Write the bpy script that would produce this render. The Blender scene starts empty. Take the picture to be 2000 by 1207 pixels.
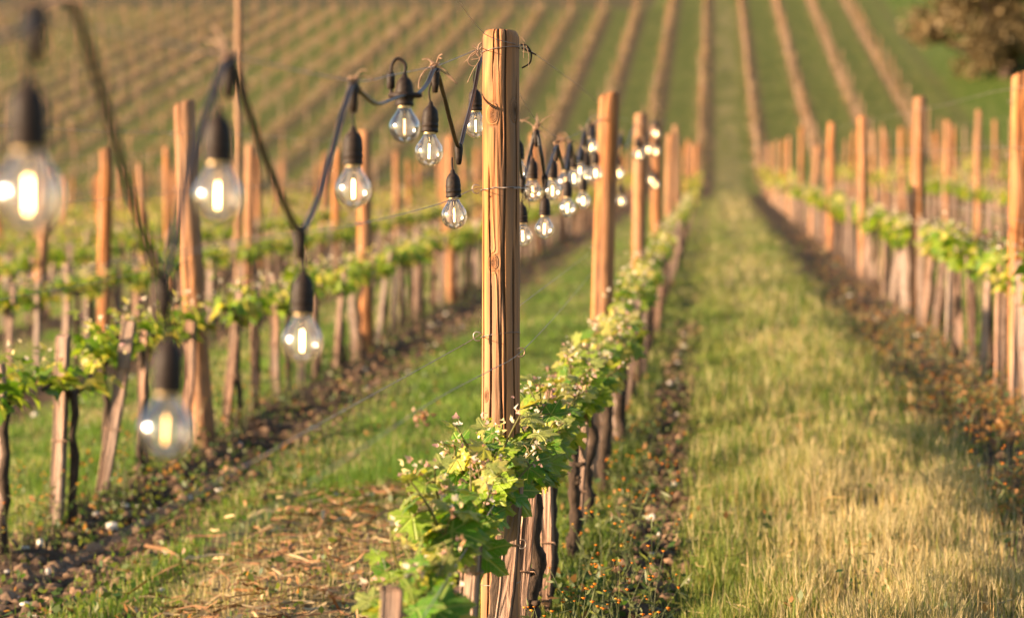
import bpy, math, random
import numpy as np
from mathutils import Vector, Matrix
C = bpy.context
SC = C.scene
rng = np.random.default_rng(7)
random.seed(7)
R = math.radians

# ------------------------------------------------------------------ camera, sky, sun, exposure
F = 4722.0                       # focal length in photograph pixels (2000 wide)
TH = math.atan(395 / F)          # rows run along +Y, the camera looks a little left of them
SL = 0.0632 * 1.0                # slope of the near ground along the rows
D1 = F / 750.0                   # distance of the sharp post
cam_d = bpy.data.cameras.new('camera'); cam = bpy.data.objects.new('camera', cam_d)
SC.collection.objects.link(cam); SC.camera = cam
cam.rotation_euler = (R(90), 0, TH)
cam_d.sensor_width = 36.0; cam_d.lens = F / 2000 * 36
cam_d.clip_start = 0.05; cam_d.clip_end = 2000
cam_d.dof.use_dof = True; cam_d.dof.focus_distance = 6.15; cam_d.dof.aperture_fstop = 3.0
cam_d.dof.aperture_blades = 0

SUN_EL, SUN_T = R(13.5), R(15)
c_r = Vector((math.cos(TH), math.sin(TH), 0)); c_f = Vector((-math.sin(TH), math.cos(TH), 0)); UP = Vector((0, 0, 1))
sv = (-c_r * math.cos(SUN_T) - c_f * math.sin(SUN_T)) * math.cos(SUN_EL) + UP * math.sin(SUN_EL)
w = bpy.data.worlds.new('World'); SC.world = w; w.use_nodes = True
nt = w.node_tree; bg = nt.nodes['Background']
sky = nt.nodes.new('ShaderNodeTexSky'); sky.sky_type = 'NISHITA'; sky.sun_disc = False
sky.sun_elevation = SUN_EL; sky.sun_rotation = math.atan2(sv.x, sv.y); sky.air_density = 1.0; sky.dust_density = 0.3
nt.links.new(sky.outputs[0], bg.inputs[0]); bg.inputs[1].default_value = 0.064
sl = bpy.data.lights.new('sun', 'SUN'); sun = bpy.data.objects.new('sun', sl); SC.collection.objects.link(sun)
sl.energy = 5.0; sl.angle = R(0.6); sl.color = (1.0, 0.72, 0.45)
sun.rotation_euler = sv.to_track_quat('Z', 'Y').to_euler()
SC.view_settings.view_transform = 'Standard'; SC.view_settings.look = 'None'
SC.view_settings.exposure = 2.18; SC.view_settings.gamma = 1.0
cy = SC.cycles
cy.use_denoising = True
try: cy.denoiser = 'OPENIMAGEDENOISE'
except Exception: pass
cy.max_bounces = 6; cy.diffuse_bounces = 3; cy.glossy_bounces = 3; cy.transmission_bounces = 4; cy.transparent_max_bounces = 16
cy.sample_clamp_indirect = 6.0; cy.caustics_reflective = False; cy.caustics_refractive = False
cy.use_adaptive_sampling = False

# ------------------------------------------------------------------ maths helpers
def P(x, y, k):
    """world point seen at pixel (x, y) of the photograph, at the distance where things are k times as large as at the sharp post"""
    d = D1 / k
    return c_r * ((x - 1000) / F * d) + UP * ((603.5 - y) / F * d) + c_f * d
_T = np.random.default_rng(3).random((256, 256))
def vnoise(x, y):
    x = np.asarray(x, float); y = np.asarray(y, float)
    xi = np.floor(x).astype(int); yi = np.floor(y).astype(int)
    fx = x - xi; fy = y - yi; fx = fx * fx * (3 - 2 * fx); fy = fy * fy * (3 - 2 * fy)
    g = lambda a, b: _T[a & 255, b & 255]
    return (g(xi, yi) * (1 - fx) + g(xi + 1, yi) * fx) * (1 - fy) + (g(xi, yi + 1) * (1 - fx) + g(xi + 1, yi + 1) * fx) * fy
def sstep(a, b, x):
    t = np.clip((x - a) / (b - a), 0, 1); return t * t * (3 - 2 * t)
XA, SP = -0.553, 2.11            # the bulb row, row spacing
def row_t(X): return (X - XA + SP / 2) % SP - SP / 2
def zground(X, Y, fine=True):
    X = np.asarray(X, float); Y = np.asarray(Y, float)
    z = -1.385 + 0.048 * X + SL * Y
    z = z + 0.0016 * np.clip(X - 4, 0, 40) ** 2 * sstep(20, 90, Y)
    w_ = 5.0
    e = 0.16 * w_ * np.logaddexp(0, (np.minimum(Y, 235) - 85.5) / w_)
    z = z + e - 0.08 * np.clip(Y - 235, 0, 1e9) - SL * np.clip(Y - 235, 0, 1e9)
    if fine:
        t = row_t(X)
        soil = np.exp(-((t - 0.27) / 0.2) ** 2)
        near = 1 - sstep(25, 60, Y)
        z = z + near * (0.035 * np.exp(-(t / 0.25) ** 2) - 0.02 * soil
                        + (vnoise(X * 2.1, Y * 1.3) - .5) * 0.05
                        + (vnoise(X * 9 + 31, Y * 9) - .5) * (0.018 + 0.05 * soil)
                        + (vnoise(X * 23 + 7, Y * 23) - .5) * (0.006 + 0.035 * soil))
    return z
def zg(x, y): return float(zground(x, y))
def proj(X, Y, Z):
    d = X * c_f.x + Y * c_f.y; xr = X * c_r.x + Y * c_r.y
    d = np.where(np.abs(d) < 1e-6, 1e-6, d)
    return 1000 + F * xr / d, 603.5 - F * Z / d, d

# ------------------------------------------------------------------ mesh helpers
def mesh_from(name, V, quads=None, tris=None, mats=(), smooth=True, cols=None, uv=None, attrs=None, midx=None):
    V = np.asarray(V, np.float32).reshape(-1, 3)
    q = np.asarray(quads if quads is not None else [], np.int32).reshape(-1, 4)
    t = np.asarray(tris if tris is not None else [], np.int32).reshape(-1, 3)
    me = bpy.data.meshes.new(name)
    nl = q.size + t.size; nf = len(q) + len(t)
    me.vertices.add(len(V)); me.vertices.foreach_set('co', V.ravel())
    me.loops.add(nl); me.polygons.add(nf)
    li = np.concatenate([q.ravel(), t.ravel()]).astype(np.int32)
    me.loops.foreach_set('vertex_index', li)
    st = np.concatenate([np.arange(len(q)) * 4, q.size + np.arange(len(t)) * 3]).astype(np.int32)
    me.polygons.foreach_set('loop_start', st)
    me.polygons.foreach_set('use_smooth', np.full(nf, bool(smooth)))
    if midx is not None: me.polygons.foreach_set('material_index', np.asarray(midx, np.int32))
    if cols is not None:
        a = me.attributes.new('col', 'FLOAT_COLOR', 'POINT')
        c = np.ones((len(V), 4), np.float32); c[:, :3] = cols; a.data.foreach_set('color', c.ravel())
    if uv is not None:
        u = me.uv_layers.new(name='UVMap'); u.data.foreach_set('uv', np.asarray(uv, np.float32)[li].ravel())
    for k_, v_ in (attrs or {}).items():
        a = me.attributes.new(k_, 'FLOAT', 'POINT'); a.data.foreach_set('value', np.asarray(v_, np.float32))
    for m in mats: me.materials.append(m)
    me.update(calc_edges=True)
    return me
def obj(name, me, parent=None, loc=(0, 0, 0)):
    o = bpy.data.objects.new(name, me); SC.collection.objects.link(o); o.location = loc
    if parent is not None: o.parent = parent
    return o
def tag(o, label=None, cat=None, group=None, kind=None):
    if label: o['label'] = label
    if cat: o['category'] = cat
    if group: o['group'] = group
    if kind: o['kind'] = kind
    return o
class MB:
    def __init__(s): s.V = []; s.Q = []; s.T = []; s.n = 0; s.c = []; s.u = []; s.mq = []; s.mt = []
    def add(s, V, Q=None, T=None, col=None, uv=None, mi=0):
        V = np.asarray(V, float).reshape(-1, 3)
        if Q is not None and len(Q): s.Q.append(np.asarray(Q).reshape(-1, 4) + s.n); s.mq += [mi] * len(s.Q[-1])
        if T is not None and len(T): s.T.append(np.asarray(T).reshape(-1, 3) + s.n); s.mt += [mi] * len(s.T[-1])
        s.V.append(V); s.n += len(V)
        if col is not None:
            c = np.asarray(col, float); s.c.append(np.broadcast_to(c, (len(V), 3)) if c.ndim == 1 else c)
        if uv is not None: s.u.append(uv)
    def build(s, name, mats, smooth=True):
        return mesh_from(name, np.concatenate(s.V), np.concatenate(s.Q) if s.Q else None, np.concatenate(s.T) if s.T else None,
                         mats, smooth, np.concatenate(s.c) if s.c else None, np.concatenate(s.u) if s.u else None, midx=(s.mq + s.mt) if len(mats) > 1 else None)
    def tube(s, pts, rad, n=6, col=None, cap=True, mi=0, uv0=False):
        pts = np.asarray([tuple(p) for p in pts], float); m = len(pts)
        rad = np.broadcast_to(np.asarray(rad, float), (m,))
        tg = np.gradient(pts, axis=0); tg /= np.linalg.norm(tg, axis=1)[:, None] + 1e-12
        a = np.array([0, 0, 1.0]) if abs(tg[0, 2]) < .9 else np.array([1.0, 0, 0])
        nn = np.cross(tg[0], a); nn /= np.linalg.norm(nn)
        V = []
        ang = np.arange(n) * 2 * np.pi / n
        for i in range(m):
            nn = nn - tg[i] * nn.dot(tg[i]); nn /= np.linalg.norm(nn) + 1e-12
            b = np.cross(tg[i], nn)
            V.append(pts[i] + rad[i] * (np.cos(ang)[:, None] * nn + np.sin(ang)[:, None] * b))
        V = np.concatenate(V)
        i = np.arange(m - 1)[:, None] * n; j = np.arange(n)[None]; j2 = (j + 1) % n
        Q = np.stack([i + j, i + j2, i + n + j2, i + n + j], -1).reshape(-1, 4)
        T = None
        if cap:
            V = np.concatenate([V, pts[:1], pts[-1:]]); c0, c1 = m * n, m * n + 1
            T = [(c0, (k + 1) % n, k) for k in range(n)] + [(c1, (m - 1) * n + k, (m - 1) * n + (k + 1) % n) for k in range(n)]
        s.add(V, Q, T, col, np.zeros((len(V), 2)) if uv0 else None, mi)
    def lathe(s, prof, n=20, off=(0, 0, 0), col=None):
        m = len(prof); ang = np.arange(n) * 2 * np.pi / n
        V = np.concatenate([np.stack([r * np.cos(ang), r * np.sin(ang), np.full(n, z)], 1) for r, z in prof]) + np.asarray(off)
        i = np.arange(m - 1)[:, None] * n; j = np.arange(n)[None]; j2 = (j + 1) % n
        s.add(V, np.stack([i + n + j, i + n + j2, i + j2, i + j], -1).reshape(-1, 4), None, col)
def smooth_path(pts, sub=6):
    p = [np.array(tuple(q), float) for q in pts]; out = []
    for i in range(len(p) - 1):
        a = p[max(i - 1, 0)]; b = p[i]; c = p[i + 1]; d = p[min(i + 2, len(p) - 1)]
        for k_ in range(sub):
            t = k_ / sub
            out.append(.5 * (2 * b + (c - a) * t + (2 * a - 5 * b + 4 * c - d) * t * t + (3 * b - a - 3 * c + d) * t ** 3))
    out.append(p[-1]); return out

# ------------------------------------------------------------------ materials
class NT:
    def __init__(s, name):
        s.m = bpy.data.materials.new(name); s.m.use_nodes = True; s.t = s.m.node_tree; s.t.nodes.clear()
        s.out = s.n('ShaderNodeOutputMaterial')
    def n(s, typ, **kw):
        nd = s.t.nodes.new(typ)
        for k_, v_ in kw.items(): setattr(nd, k_, v_)
        return nd
    def set(s, sock, v):
        if isinstance(v, bpy.types.NodeSocket): s.t.links.new(v, sock)
        elif v is not None:
            if hasattr(sock, 'default_value'):
                try: sock.default_value = v
                except Exception: sock.default_value = (*v, 1)
    def math(s, op, a, b=None, c=None, clamp=False):
        nd = s.n('ShaderNodeMath', operation=op, use_clamp=clamp)
        for i, v in enumerate((a, b, c)):
            if v is not None: s.set(nd.inputs[i], v)
        return nd.outputs[0]
    def noise(s, vec, scale, detail=3, rough=.55, dist=0.0):
        nd = s.n('ShaderNodeTexNoise'); s.set(nd.inputs['Vector'], vec); nd.inputs['Scale'].default_value = scale
        nd.inputs['Detail'].default_value = detail; nd.inputs['Roughness'].default_value = rough; nd.inputs['Distortion'].default_value = dist
        return nd.outputs['Fac']
    def mapping(s, vec, scale=(1, 1, 1), loc=None):
        nd = s.n('ShaderNodeMapping'); s.set(nd.inputs['Vector'], vec); nd.inputs['Scale'].default_value = scale
        if loc is not None: s.set(nd.inputs['Location'], loc)
        return nd.outputs[0]
    def ramp(s, f, stops, interp='LINEAR'):
        nd = s.n('ShaderNodeValToRGB'); s.set(nd.inputs[0], f); cr = nd.color_ramp; cr.interpolation = interp
        while len(cr.elements) < len(stops): cr.elements.new(.5)
        for e, (p, c) in zip(cr.elements, stops):
            e.position = p; e.color = (c, c, c, 1) if not hasattr(c, '__len__') else (*c, 1)
        return nd.outputs[0]
    def mix(s, f, a, b, blend='MIX'):
        nd = s.n('ShaderNodeMix', data_type='RGBA', blend_type=blend)
        s.set(nd.inputs[0], f); s.set(nd.inputs[6], a); s.set(nd.inputs[7], b); return nd.outputs[2]
    def attr(s, name, fac=False):
        nd = s.n('ShaderNodeAttribute', attribute_name=name); return nd.outputs['Fac' if fac else 'Color']
    def bump(s, h, strength=.5, dist=.01):
        nd = s.n('ShaderNodeBump'); s.set(nd.inputs['Height'], h); nd.inputs['Strength'].default_value = strength; nd.inputs['Distance'].default_value = dist
        return nd.outputs[0]
    def princ(s, col, rough=.7, spec=.3, metal=0.0, normal=None, **kw):
        nd = s.n('ShaderNodeBsdfPrincipled'); s.set(nd.inputs['Base Color'], col); s.set(nd.inputs['Roughness'], rough)
        nd.inputs['Specular IOR Level'].default_value = spec; nd.inputs['Metallic'].default_value = metal
        if normal is not None: s.t.links.new(normal, nd.inputs['Normal'])
        return nd.outputs[0]
    def mixsh(s, f, a, b):
        nd = s.n('ShaderNodeMixShader'); s.set(nd.inputs[0], f); s.t.links.new(a, nd.inputs[1]); s.t.links.new(b, nd.inputs[2]); return nd.outputs[0]
    def surf(s, sh): s.t.links.new(sh, s.out.inputs[0]); return s.m

def mat_leafy(name, transl=.4, rough=.55, spec=.25, tint=(1, 1, 1), var=.35):
    k = NT(name); col = k.attr('col')
    tc = k.n('ShaderNodeTexCoord'); nz = k.noise(tc.outputs['Object'], 30, 2)
    col = k.mix(k.math('MULTIPLY', nz, var), col, (.02, .03, .005, 1))
    d = k.princ(col, rough, spec)
    tr = k.n('ShaderNodeBsdfTranslucent'); k.set(tr.inputs[0], k.mix(1.0, col, (1.5, 1.45, .7, 1), 'MULTIPLY'))
    return k.surf(k.mixsh(transl, d, tr.outputs[0]))
def mat_vineleaf():
    k = NT('vine_leaf'); col = k.attr('col'); uvn = k.n('ShaderNodeUVMap'); uvn.uv_map = 'UVMap'
    sp = k.n('ShaderNodeSeparateXYZ'); k.set(sp.inputs[0], uvn.outputs[0])
    x, y = sp.outputs[0], sp.outputs[1]
    a = k.math('ABSOLUTE', k.math('ARCTAN2', y, x))
    r = k.math('SQRT', k.math('ADD', k.math('MULTIPLY', x, x), k.math('MULTIPLY', y, y)))
    da = [k.math('ABSOLUTE', k.math('SUBTRACT', a, v)) for v in (0.0, .95, 1.95)]
    dm = k.math('MINIMUM', da[0], k.math('MINIMUM', da[1], da[2]))
    perp = k.math('MULTIPLY', r, k.math('SINE', dm)); along = k.math('MULTIPLY', r, k.math('COSINE', dm))
    main = k.ramp(perp, [(.008, 1), (.05, 0)])
    ch = k.math('ABSOLUTE', k.math('SINE', k.math('MULTIPLY', k.math('SUBTRACT', along, k.math('MULTIPLY', perp, .9)), 22)))
    sec = k.ramp(ch, [(0, .8), (.28, 0)])
    vein = k.math('MAXIMUM', main, sec)
    tc = k.n('ShaderNodeTexCoord'); cell = k.n('ShaderNodeTexVoronoi', feature='DISTANCE_TO_EDGE'); k.set(cell.inputs['Vector'], uvn.outputs[0]); cell.inputs['Scale'].default_value = 14
    fine = k.ramp(cell.outputs['Distance'], [(0, .18), (.10, 0)])
    v2 = k.math('MAXIMUM', vein, fine)
    nz = k.noise(tc.outputs['Object'], 24, 3)
    base = k.mix(k.ramp(nz, [(.45, 0), (.8, .3)]), col, (.025, .08, .005, 1))
    edge = k.ramp(r, [(.6, 0), (1.0, .4)])
    base = k.mix(edge, base, (.42, .34, .06, 1))
    c2 = k.mix(k.math('MULTIPLY', v2, .55), base, (.46, .50, .14, 1))
    bmp = k.bump(k.math('SUBTRACT', 1.0, v2), .9, .006)
    d = k.princ(c2, .42, .4, normal=bmp)
    tr = k.n('ShaderNodeBsdfTranslucent'); k.set(tr.inputs[0], k.mix(1.0, c2, (1.5, 1.4, .5, 1), 'MULTIPLY'))
    return k.surf(k.mixsh(.38, d, tr.outputs[0]))
def mat_wood(name, light, dark, grey, gamt=.35, gscale=1.0, use_attr=False):
    k = NT(name); tc = k.n('ShaderNodeTexCoord'); oi = k.n('ShaderNodeObjectInfo')
    off = k.n('ShaderNodeCombineXYZ'); rnd = k.math('MULTIPLY', oi.outputs['Random'], 40.0)
    for i in range(3): k.set(off.inputs[i], rnd)
    vec = tc.outputs['Object']
    v1 = k.mapping(vec, (13 * gscale, 13 * gscale, .9 * gscale), off.outputs[0])
    f = k.noise(v1, 1.0, 2.5, .5, .35)
    kn = k.attr('knot', True)
    f = k.math('ADD', f, k.math('MULTIPLY', kn, .55))
    rings = k.math('SINE', k.math('MULTIPLY', f, 75.0))
    rings = k.ramp(rings, [(0, 0), (1, 1)])
    rg = k.n('ShaderNodeMapRange'); k.set(rg.inputs[0], k.math('SINE', k.math('MULTIPLY', f, 75.0))); rg.inputs[1].default_value = -1
    rings = rg.outputs[0]
    v2 = k.mapping(vec, (140 * gscale, 140 * gscale, 5 * gscale), off.outputs[0])
    fib = k.noise(v2, 1.0, 4, .65)
    v3 = k.mapping(vec, (45 * gscale, 45 * gscale, 1.4 * gscale), off.outputs[0])
    ck = k.noise(v3, 1.0, 2, .5)
    crack = k.math('MAXIMUM', k.ramp(ck, [(.27, 1), (.31, 0)]), k.attr('crack', True), clamp=True)
    base = k.mix(k.math('ADD', k.math('MULTIPLY', rings, .55), k.math('MULTIPLY', fib, .5), clamp=True), dark, light)
    stk = k.noise(k.mapping(vec, (34 * gscale, 34 * gscale, 1.1 * gscale), off.outputs[0]), 1.0, 3, .6)
    base = k.mix(k.ramp(stk, [(.42, 0), (.62, .75)]), base, tuple(.5 * q for q in dark[:3]) + (1,))
    wz = k.noise(k.mapping(vec, (9, 9, 1.6), off.outputs[0]), 1.0, 3)
    base = k.mix(k.ramp(wz, [(.4, 0), (.62, gamt)]), base, grey)
    base = k.mix(k.ramp(oi.outputs['Random'], [(0, 0), (.4, .06), (1, .55)]), base, grey)
    sz = k.n('ShaderNodeSeparateXYZ'); k.set(sz.inputs[0], vec)
    st = k.math('ADD', sz.outputs[2], k.math('MULTIPLY', wz, .35))
    base = k.mix(k.ramp(st, [(.18, .6), (.42, 0)]), base, (.075, .045, .028, 1))
    base = k.mix(k.math('MULTIPLY', crack, .8), base, (.03, .018, .01, 1))
    base = k.mix(k.ramp(kn, [(.55, 0), (.9, .85)]), base, (.09, .04, .018, 1))
    h = k.math('SUBTRACT', k.math('ADD', k.math('MULTIPLY', fib, .6), k.math('MULTIPLY', rings, .4)), k.math('MULTIPLY', crack, 1.6))
    return k.surf(k.princ(base, .78, .25, normal=k.bump(h, .9, .007)))
M = {}
M['post'] = mat_wood('post_wood', (.60, .228, .056, 1), (.145, .046, .014, 1), (.27, .175, .115, 1), .42)
M['far_post'] = mat_wood('grey_post_wood', (.40, .21, .10, 1), (.20, .09, .042, 1), (.22, .165, .12, 1), .5)
M['stake'] = mat_wood('stake_wood', (.48, .29, .20, 1), (.20, .105, .066, 1), (.33, .27, .23, 1), .45, 1.6)
M['far_stake'] = mat_wood('far_stake_wood', (.36, .215, .135, 1), (.18, .10, .064, 1), (.26, .19, .14, 1), .5)
k = NT('bark'); tc = k.n('ShaderNodeTexCoord'); f = k.noise(k.mapping(tc.outputs['Object'], (1, 1, .25)), 90, 5, .7)
M['bark'] = k.surf(k.princ(k.ramp(f, [(.3, (.012, .008, .006)), (.7, (.085, .055, .038))]), .85, .2, normal=k.bump(f, 1.0, .01)))
k = NT('young_cane'); tc = k.n('ShaderNodeTexCoord'); f = k.noise(tc.outputs['Object'], 60, 3)
M['cane'] = k.surf(k.princ(k.ramp(f, [(.3, (.07, .04, .024)), (.7, (.15, .085, .052))]), .6, .3))
M['leaf'] = mat_vineleaf()
M['leaf_mid'] = mat_leafy('vine_leaf_small', .45, .5, .3)
M['grass'] = mat_leafy('grass_blade', .35, .6, .2, var=.3)
k = NT('wire'); tc = k.n('ShaderNodeTexCoord'); f = k.noise(tc.outputs['Object'], 25, 3)
M['wire'] = k.surf(k.princ(k.ramp(f, [(.35, (.30, .27, .25)), (.65, (.17, .10, .07))]), .45, .5, .6))
k = NT('rubber'); tc = k.n('ShaderNodeTexCoord'); f = k.noise(tc.outputs['Object'], 120, 3)
M['rubber'] = k.surf(k.princ(k.ramp(f, [(.3, (.012, .009, .008)), (.7, (.032, .020, .015))]), k.ramp(f, [(.3, .5), (.7, .65)]), .15, normal=k.bump(f, .15, .002)))
k = NT('cable_rubber'); tc = k.n('ShaderNodeTexCoord'); f = k.noise(tc.outputs['Object'], 120, 3)
M['cable'] = k.surf(k.princ(k.ramp(f, [(.3, (.016, .012, .011)), (.7, (.034, .024, .02))]), .42, .5))
k = NT('tendril'); tc = k.n('ShaderNodeTexCoord'); f = k.noise(tc.outputs['Object'], 80, 3)
M['tendril'] = k.surf(k.princ(k.ramp(f, [(.3, (.14, .07, .04)), (.7, (.32, .20, .13))]), .6, .3))
# thin clear glass: what is behind shows straight through, both faces mirror by angle, a little milky
k = NT('bulb_glass'); fr = k.n('ShaderNodeFresnel'); fr.inputs[0].default_value = 1.55
lw = k.n('ShaderNodeLayerWeight'); lw.inputs[0].default_value = .35
tr = k.n('ShaderNodeBsdfTransparent'); tr.inputs[0].default_value = (.97, .97, .97, 1)
gl = k.n('ShaderNodeBsdfGlossy'); gl.inputs['Roughness'].default_value = .11
df = k.n('ShaderNodeBsdfTranslucent'); df.inputs[0].default_value = (.9, .9, .9, 1)
tcg = k.n('ShaderNodeTexCoord'); smu = k.noise(tcg.outputs['Object'], 40, 4)
a1 = k.mixsh(k.math('ADD', .13, k.math('MULTIPLY', lw.outputs['Facing'], .36)), tr.outputs[0], df.outputs[0])
M['glass'] = k.surf(k.mixsh(k.math('ADD', k.math('MULTIPLY', fr.outputs[0], 2.2), k.math('MULTIPLY', smu, .05), clamp=True), a1, gl.outputs[0]))
def mat_emit(name, col, st):
    k = NT(name); e = k.n('ShaderNodeEmission'); e.inputs[0].default_value = (*col, 1); e.inputs[1].default_value = st
    return k.surf(e.outputs[0])
M['filament'] = mat_emit('filament_glow', (1, .55, .18), 15.0)
M['filament_dim'] = mat_emit('filament_dim', (1, .50, .16), 3.0)
k = NT('metal_cap'); M['brass'] = k.surf(k.princ((.55, .40, .22, 1), .35, .5, .8))
k = NT('stone'); tc = k.n('ShaderNodeTexCoord'); f = k.noise(tc.outputs['Object'], 14, 4)
M['stone'] = k.surf(k.princ(k.mix(k.ramp(f, [(.3, .2), (.7, .0)]), k.attr('col'), (.2, .15, .1, 1)), .9, .2, normal=k.bump(f, .5, .01)))
k = NT('straw'); M['straw'] = k.surf(k.princ(k.attr('col'), .75, .2))
k = NT('olive_leaf'); col = k.attr('col'); dd = k.princ(col, .6, .25)
tr = k.n('ShaderNodeBsdfTranslucent'); k.set(tr.inputs[0], col)
M['olive'] = k.surf(k.mixsh(.25, dd, tr.outputs[0]))

# ground
def mat_ground():
    k = NT('vineyard_ground'); tc = k.n('ShaderNodeTexCoord'); v = tc.outputs['Object']
    sp = k.n('ShaderNodeSeparateXYZ'); k.set(sp.inputs[0], v)
    soil = k.attr('soil', True); dry = k.attr('dry', True); far = k.attr('far', True)
    n1 = k.noise(v, 3.0, 4, .6); n2 = k.noise(v, 26, 4, .65); n3 = k.noise(v, .55, 3, .6); n4 = k.noise(v, 110, 3, .6)
    green = k.ramp(n2, [(.25, (.028, .045, .009)), (.5, (.08, .105, .018)), (.75, (.17, .16, .04))])
    gfar = k.ramp(n1, [(.3, (.085, .105, .022)), (.5, (.15, .155, .042)), (.72, (.24, .20, .075))])
    ghill = k.ramp(n1, [(.3, (.038, .060, .012)), (.5, (.072, .088, .018)), (.72, (.115, .108, .030))])
    ghill = k.mix(k.attr('lush', True), ghill, k.ramp(n1, [(.35, (.035, .072, .008)), (.65, (.080, .105, .014))]))
    gfar = k.mix(k.attr('hill', True), gfar, ghill)
    green = k.mix(far, green, gfar)
    straw = k.ramp(n2, [(.3, (.11, .085, .04)), (.7, (.36, .28, .14))])
    earth = k.ramp(n2, [(.25, (.030, .018, .011)), (.55, (.085, .053, .033)), (.8, (.20, .14, .095))])
    hn = k.math('ADD', dry, k.math('MULTIPLY', k.math('SUBTRACT', n1, .5), 1.1), clamp=True)
    c = k.mix(hn, green, straw)
    sn = k.math('ADD', soil, k.math('MULTIPLY', k.math('SUBTRACT', n1, .5), 1.0), clamp=True)
    sn = k.math('MULTIPLY', sn, k.math('GREATER_THAN', soil, .02))
    c = k.mix(sn, c, k.mix(k.attr('hill', True), earth, (.060, .043, .026, 1)))  # hill strips: brown earth, with the shadow beside the vines painted in
    h = k.math('ADD', n2, k.math('MULTIPLY', n4, .5))
    return k.surf(k.princ(c, .95, .1, normal=k.bump(h, .8, .03)))
M['ground'] = mat_ground()

# ------------------------------------------------------------------ ground sheet
def lin(*segs):
    out = []
    for a, b, st in segs: out.append(np.arange(a, b - 1e-9, st))
    out.append(np.array([segs[-1][1]])); return np.concatenate(out)
def headland(X):
    """distance along the rows at which the vines stop on the slope"""
    X = np.asarray(X, float)
    ys = np.linspace(100, 230, 200)
    out = np.full(X.shape, 226.0)
    for i, x in np.ndenumerate(X):
        if x > -3: continue
        _, yy, _ = proj(x, ys, zground(np.full_like(ys, x), ys, False))
        j = np.argmax(yy < 22)
        if yy[j] < 22: out[i] = ys[j]
    return out
gx = lin((-160, -60, 4), (-60, -20, 1), (-20, -8, .5), (-8, -3.6, .12), (-3.6, 2.4, .035), (2.4, 6, .12), (6, 30, .5), (30, 120, 4))
gy = lin((-20, 3, .6), (3, 6, .15), (6, 15, .045), (15, 40, .2), (40, 110, .8), (110, 240, 2), (240, 520, 10))
GX, GY = np.meshgrid(gx, gy)
GZ = zground(GX, GY)
nx, ny = len(gx), len(gy)
ii = (np.arange(ny - 1)[:, None] * nx + np.arange(nx - 1)[None]).ravel()
hx = np.linspace(-160, 120, 141); hy = headland(hx)
def soil_shade_mask(X, Y):
    t = row_t(X); A = np.abs(X - XA) < .9
    s = np.where(A, np.exp(-((t - .33) / .13) ** 4) * (1 - .7 * sstep(13, 20, Y)), np.exp(-((t - .25) / .40) ** 4))
    s = np.where(X > .55, 1.0 * np.exp(-((t + .20) / .42) ** 4) * (X < 2.5) + .8 * np.exp(-((t + .1) / .35) ** 4) * (X >= 2.5), s)
    s = np.where(Y > 75, 1.0 * np.exp(-((t - .26) / .34) ** 4), s)  # hillside soil strip right of each row doubles as the vines' painted shadow
    hl = np.interp(X, hx, hy)
    s = np.maximum(s * (Y < hl), .8 * sstep(0, 2.5, Y - hl))
    s = s * (1 - sstep(9.6, 10.4, X) * sstep(70, 84, Y))
    return s
def dry_mask(X, Y):
    n = vnoise(X * 1.6 + 5, Y * .55 + 3)
    path = np.exp(-((X - .68) / .50) ** 4) * (1 - .75 * sstep(11.5, 14, Y)) * (.45 + .8 * n)
    path = np.maximum(path, .75 * np.exp(-((X - .55) / .5) ** 4) * np.exp(-((Y - 62) / 16) ** 4))
    aisle = np.exp(-((X + 1.42) / .42) ** 4) * (1 - sstep(8.8, 10.6, Y)) * 1.0
    far = np.where(X < -2.7, .55, .30) * sstep(.35, .75, vnoise(X * 3 + 11, Y * .9 + 8)) * (Y < 78)
    far = np.maximum(far, .45 * np.exp(-((X - .5) / .55) ** 4) * sstep(.3, .7, vnoise(X * 2.3, Y * .45 + 2)))
    return np.clip(np.maximum(np.maximum(path, aisle), far) + .22 * (n - .4), 0, 1)
ground = obj('ground', mesh_from('ground', np.stack([GX, GY, GZ], -1), np.stack([ii, ii + 1, ii + nx + 1, ii + nx], 1), None, [M['ground']],
             attrs=dict(soil=soil_shade_mask(GX, GY).ravel(), dry=dry_mask(GX, GY).ravel(), far=sstep(16, 40, GY).ravel(), hill=sstep(66, 90, GY).ravel(), lush=(sstep(9.6, 11, GX) * sstep(70, 84, GY)).ravel())))
tag(ground, kind='structure')

# ------------------------------------------------------------------ grass, weeds, straw, stones
def in_view(X, Y, m=1.0):
    xr = X * c_r.x + Y * c_r.y; d = X * c_f.x + Y * c_f.y
    return np.abs(xr) < d * 1000 / F * 1.08 + m
def blades(name, X, Y, h, wd, col, lean=.35, mat=None):
    n = len(X); Z = zground(X, Y) - .004
    a = rng.random(n) * 2 * np.pi; b = rng.random(n) * 2 * np.pi
    l = h * lean * rng.random(n)
    dx, dy = np.cos(a) * wd, np.sin(a) * wd
    lx, ly = np.cos(b) * l, np.sin(b) * l
    base = np.stack([X, Y, Z], 1)
    V = np.empty((n, 5, 3))
    V[:, 0] = base + np.stack([-dx, -dy, 0 * dx], 1); V[:, 1] = base + np.stack([dx, dy, 0 * dx], 1)
    mid = base + np.stack([lx * .35, ly * .35, h * .55], 1)
    V[:, 2] = mid + np.stack([dx * .75, dy * .75, 0 * dx], 1); V[:, 3] = mid - np.stack([dx * .75, dy * .75, 0 * dx], 1)
    V[:, 4] = base + np.stack([lx, ly, h * (1 - .3 * (l / np.maximum(h, 1e-6)) ** 2)], 1)
    o = np.arange(n)[:, None] * 5
    q = o + np.array([[0, 1, 2, 3]]); t = o + np.array([[3, 2, 4]])
    c = np.repeat(col, 5, 0)
    return obj(name, mesh_from(name, V.reshape(-1, 3), q, t, [mat or M['grass']], True, c))
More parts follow.
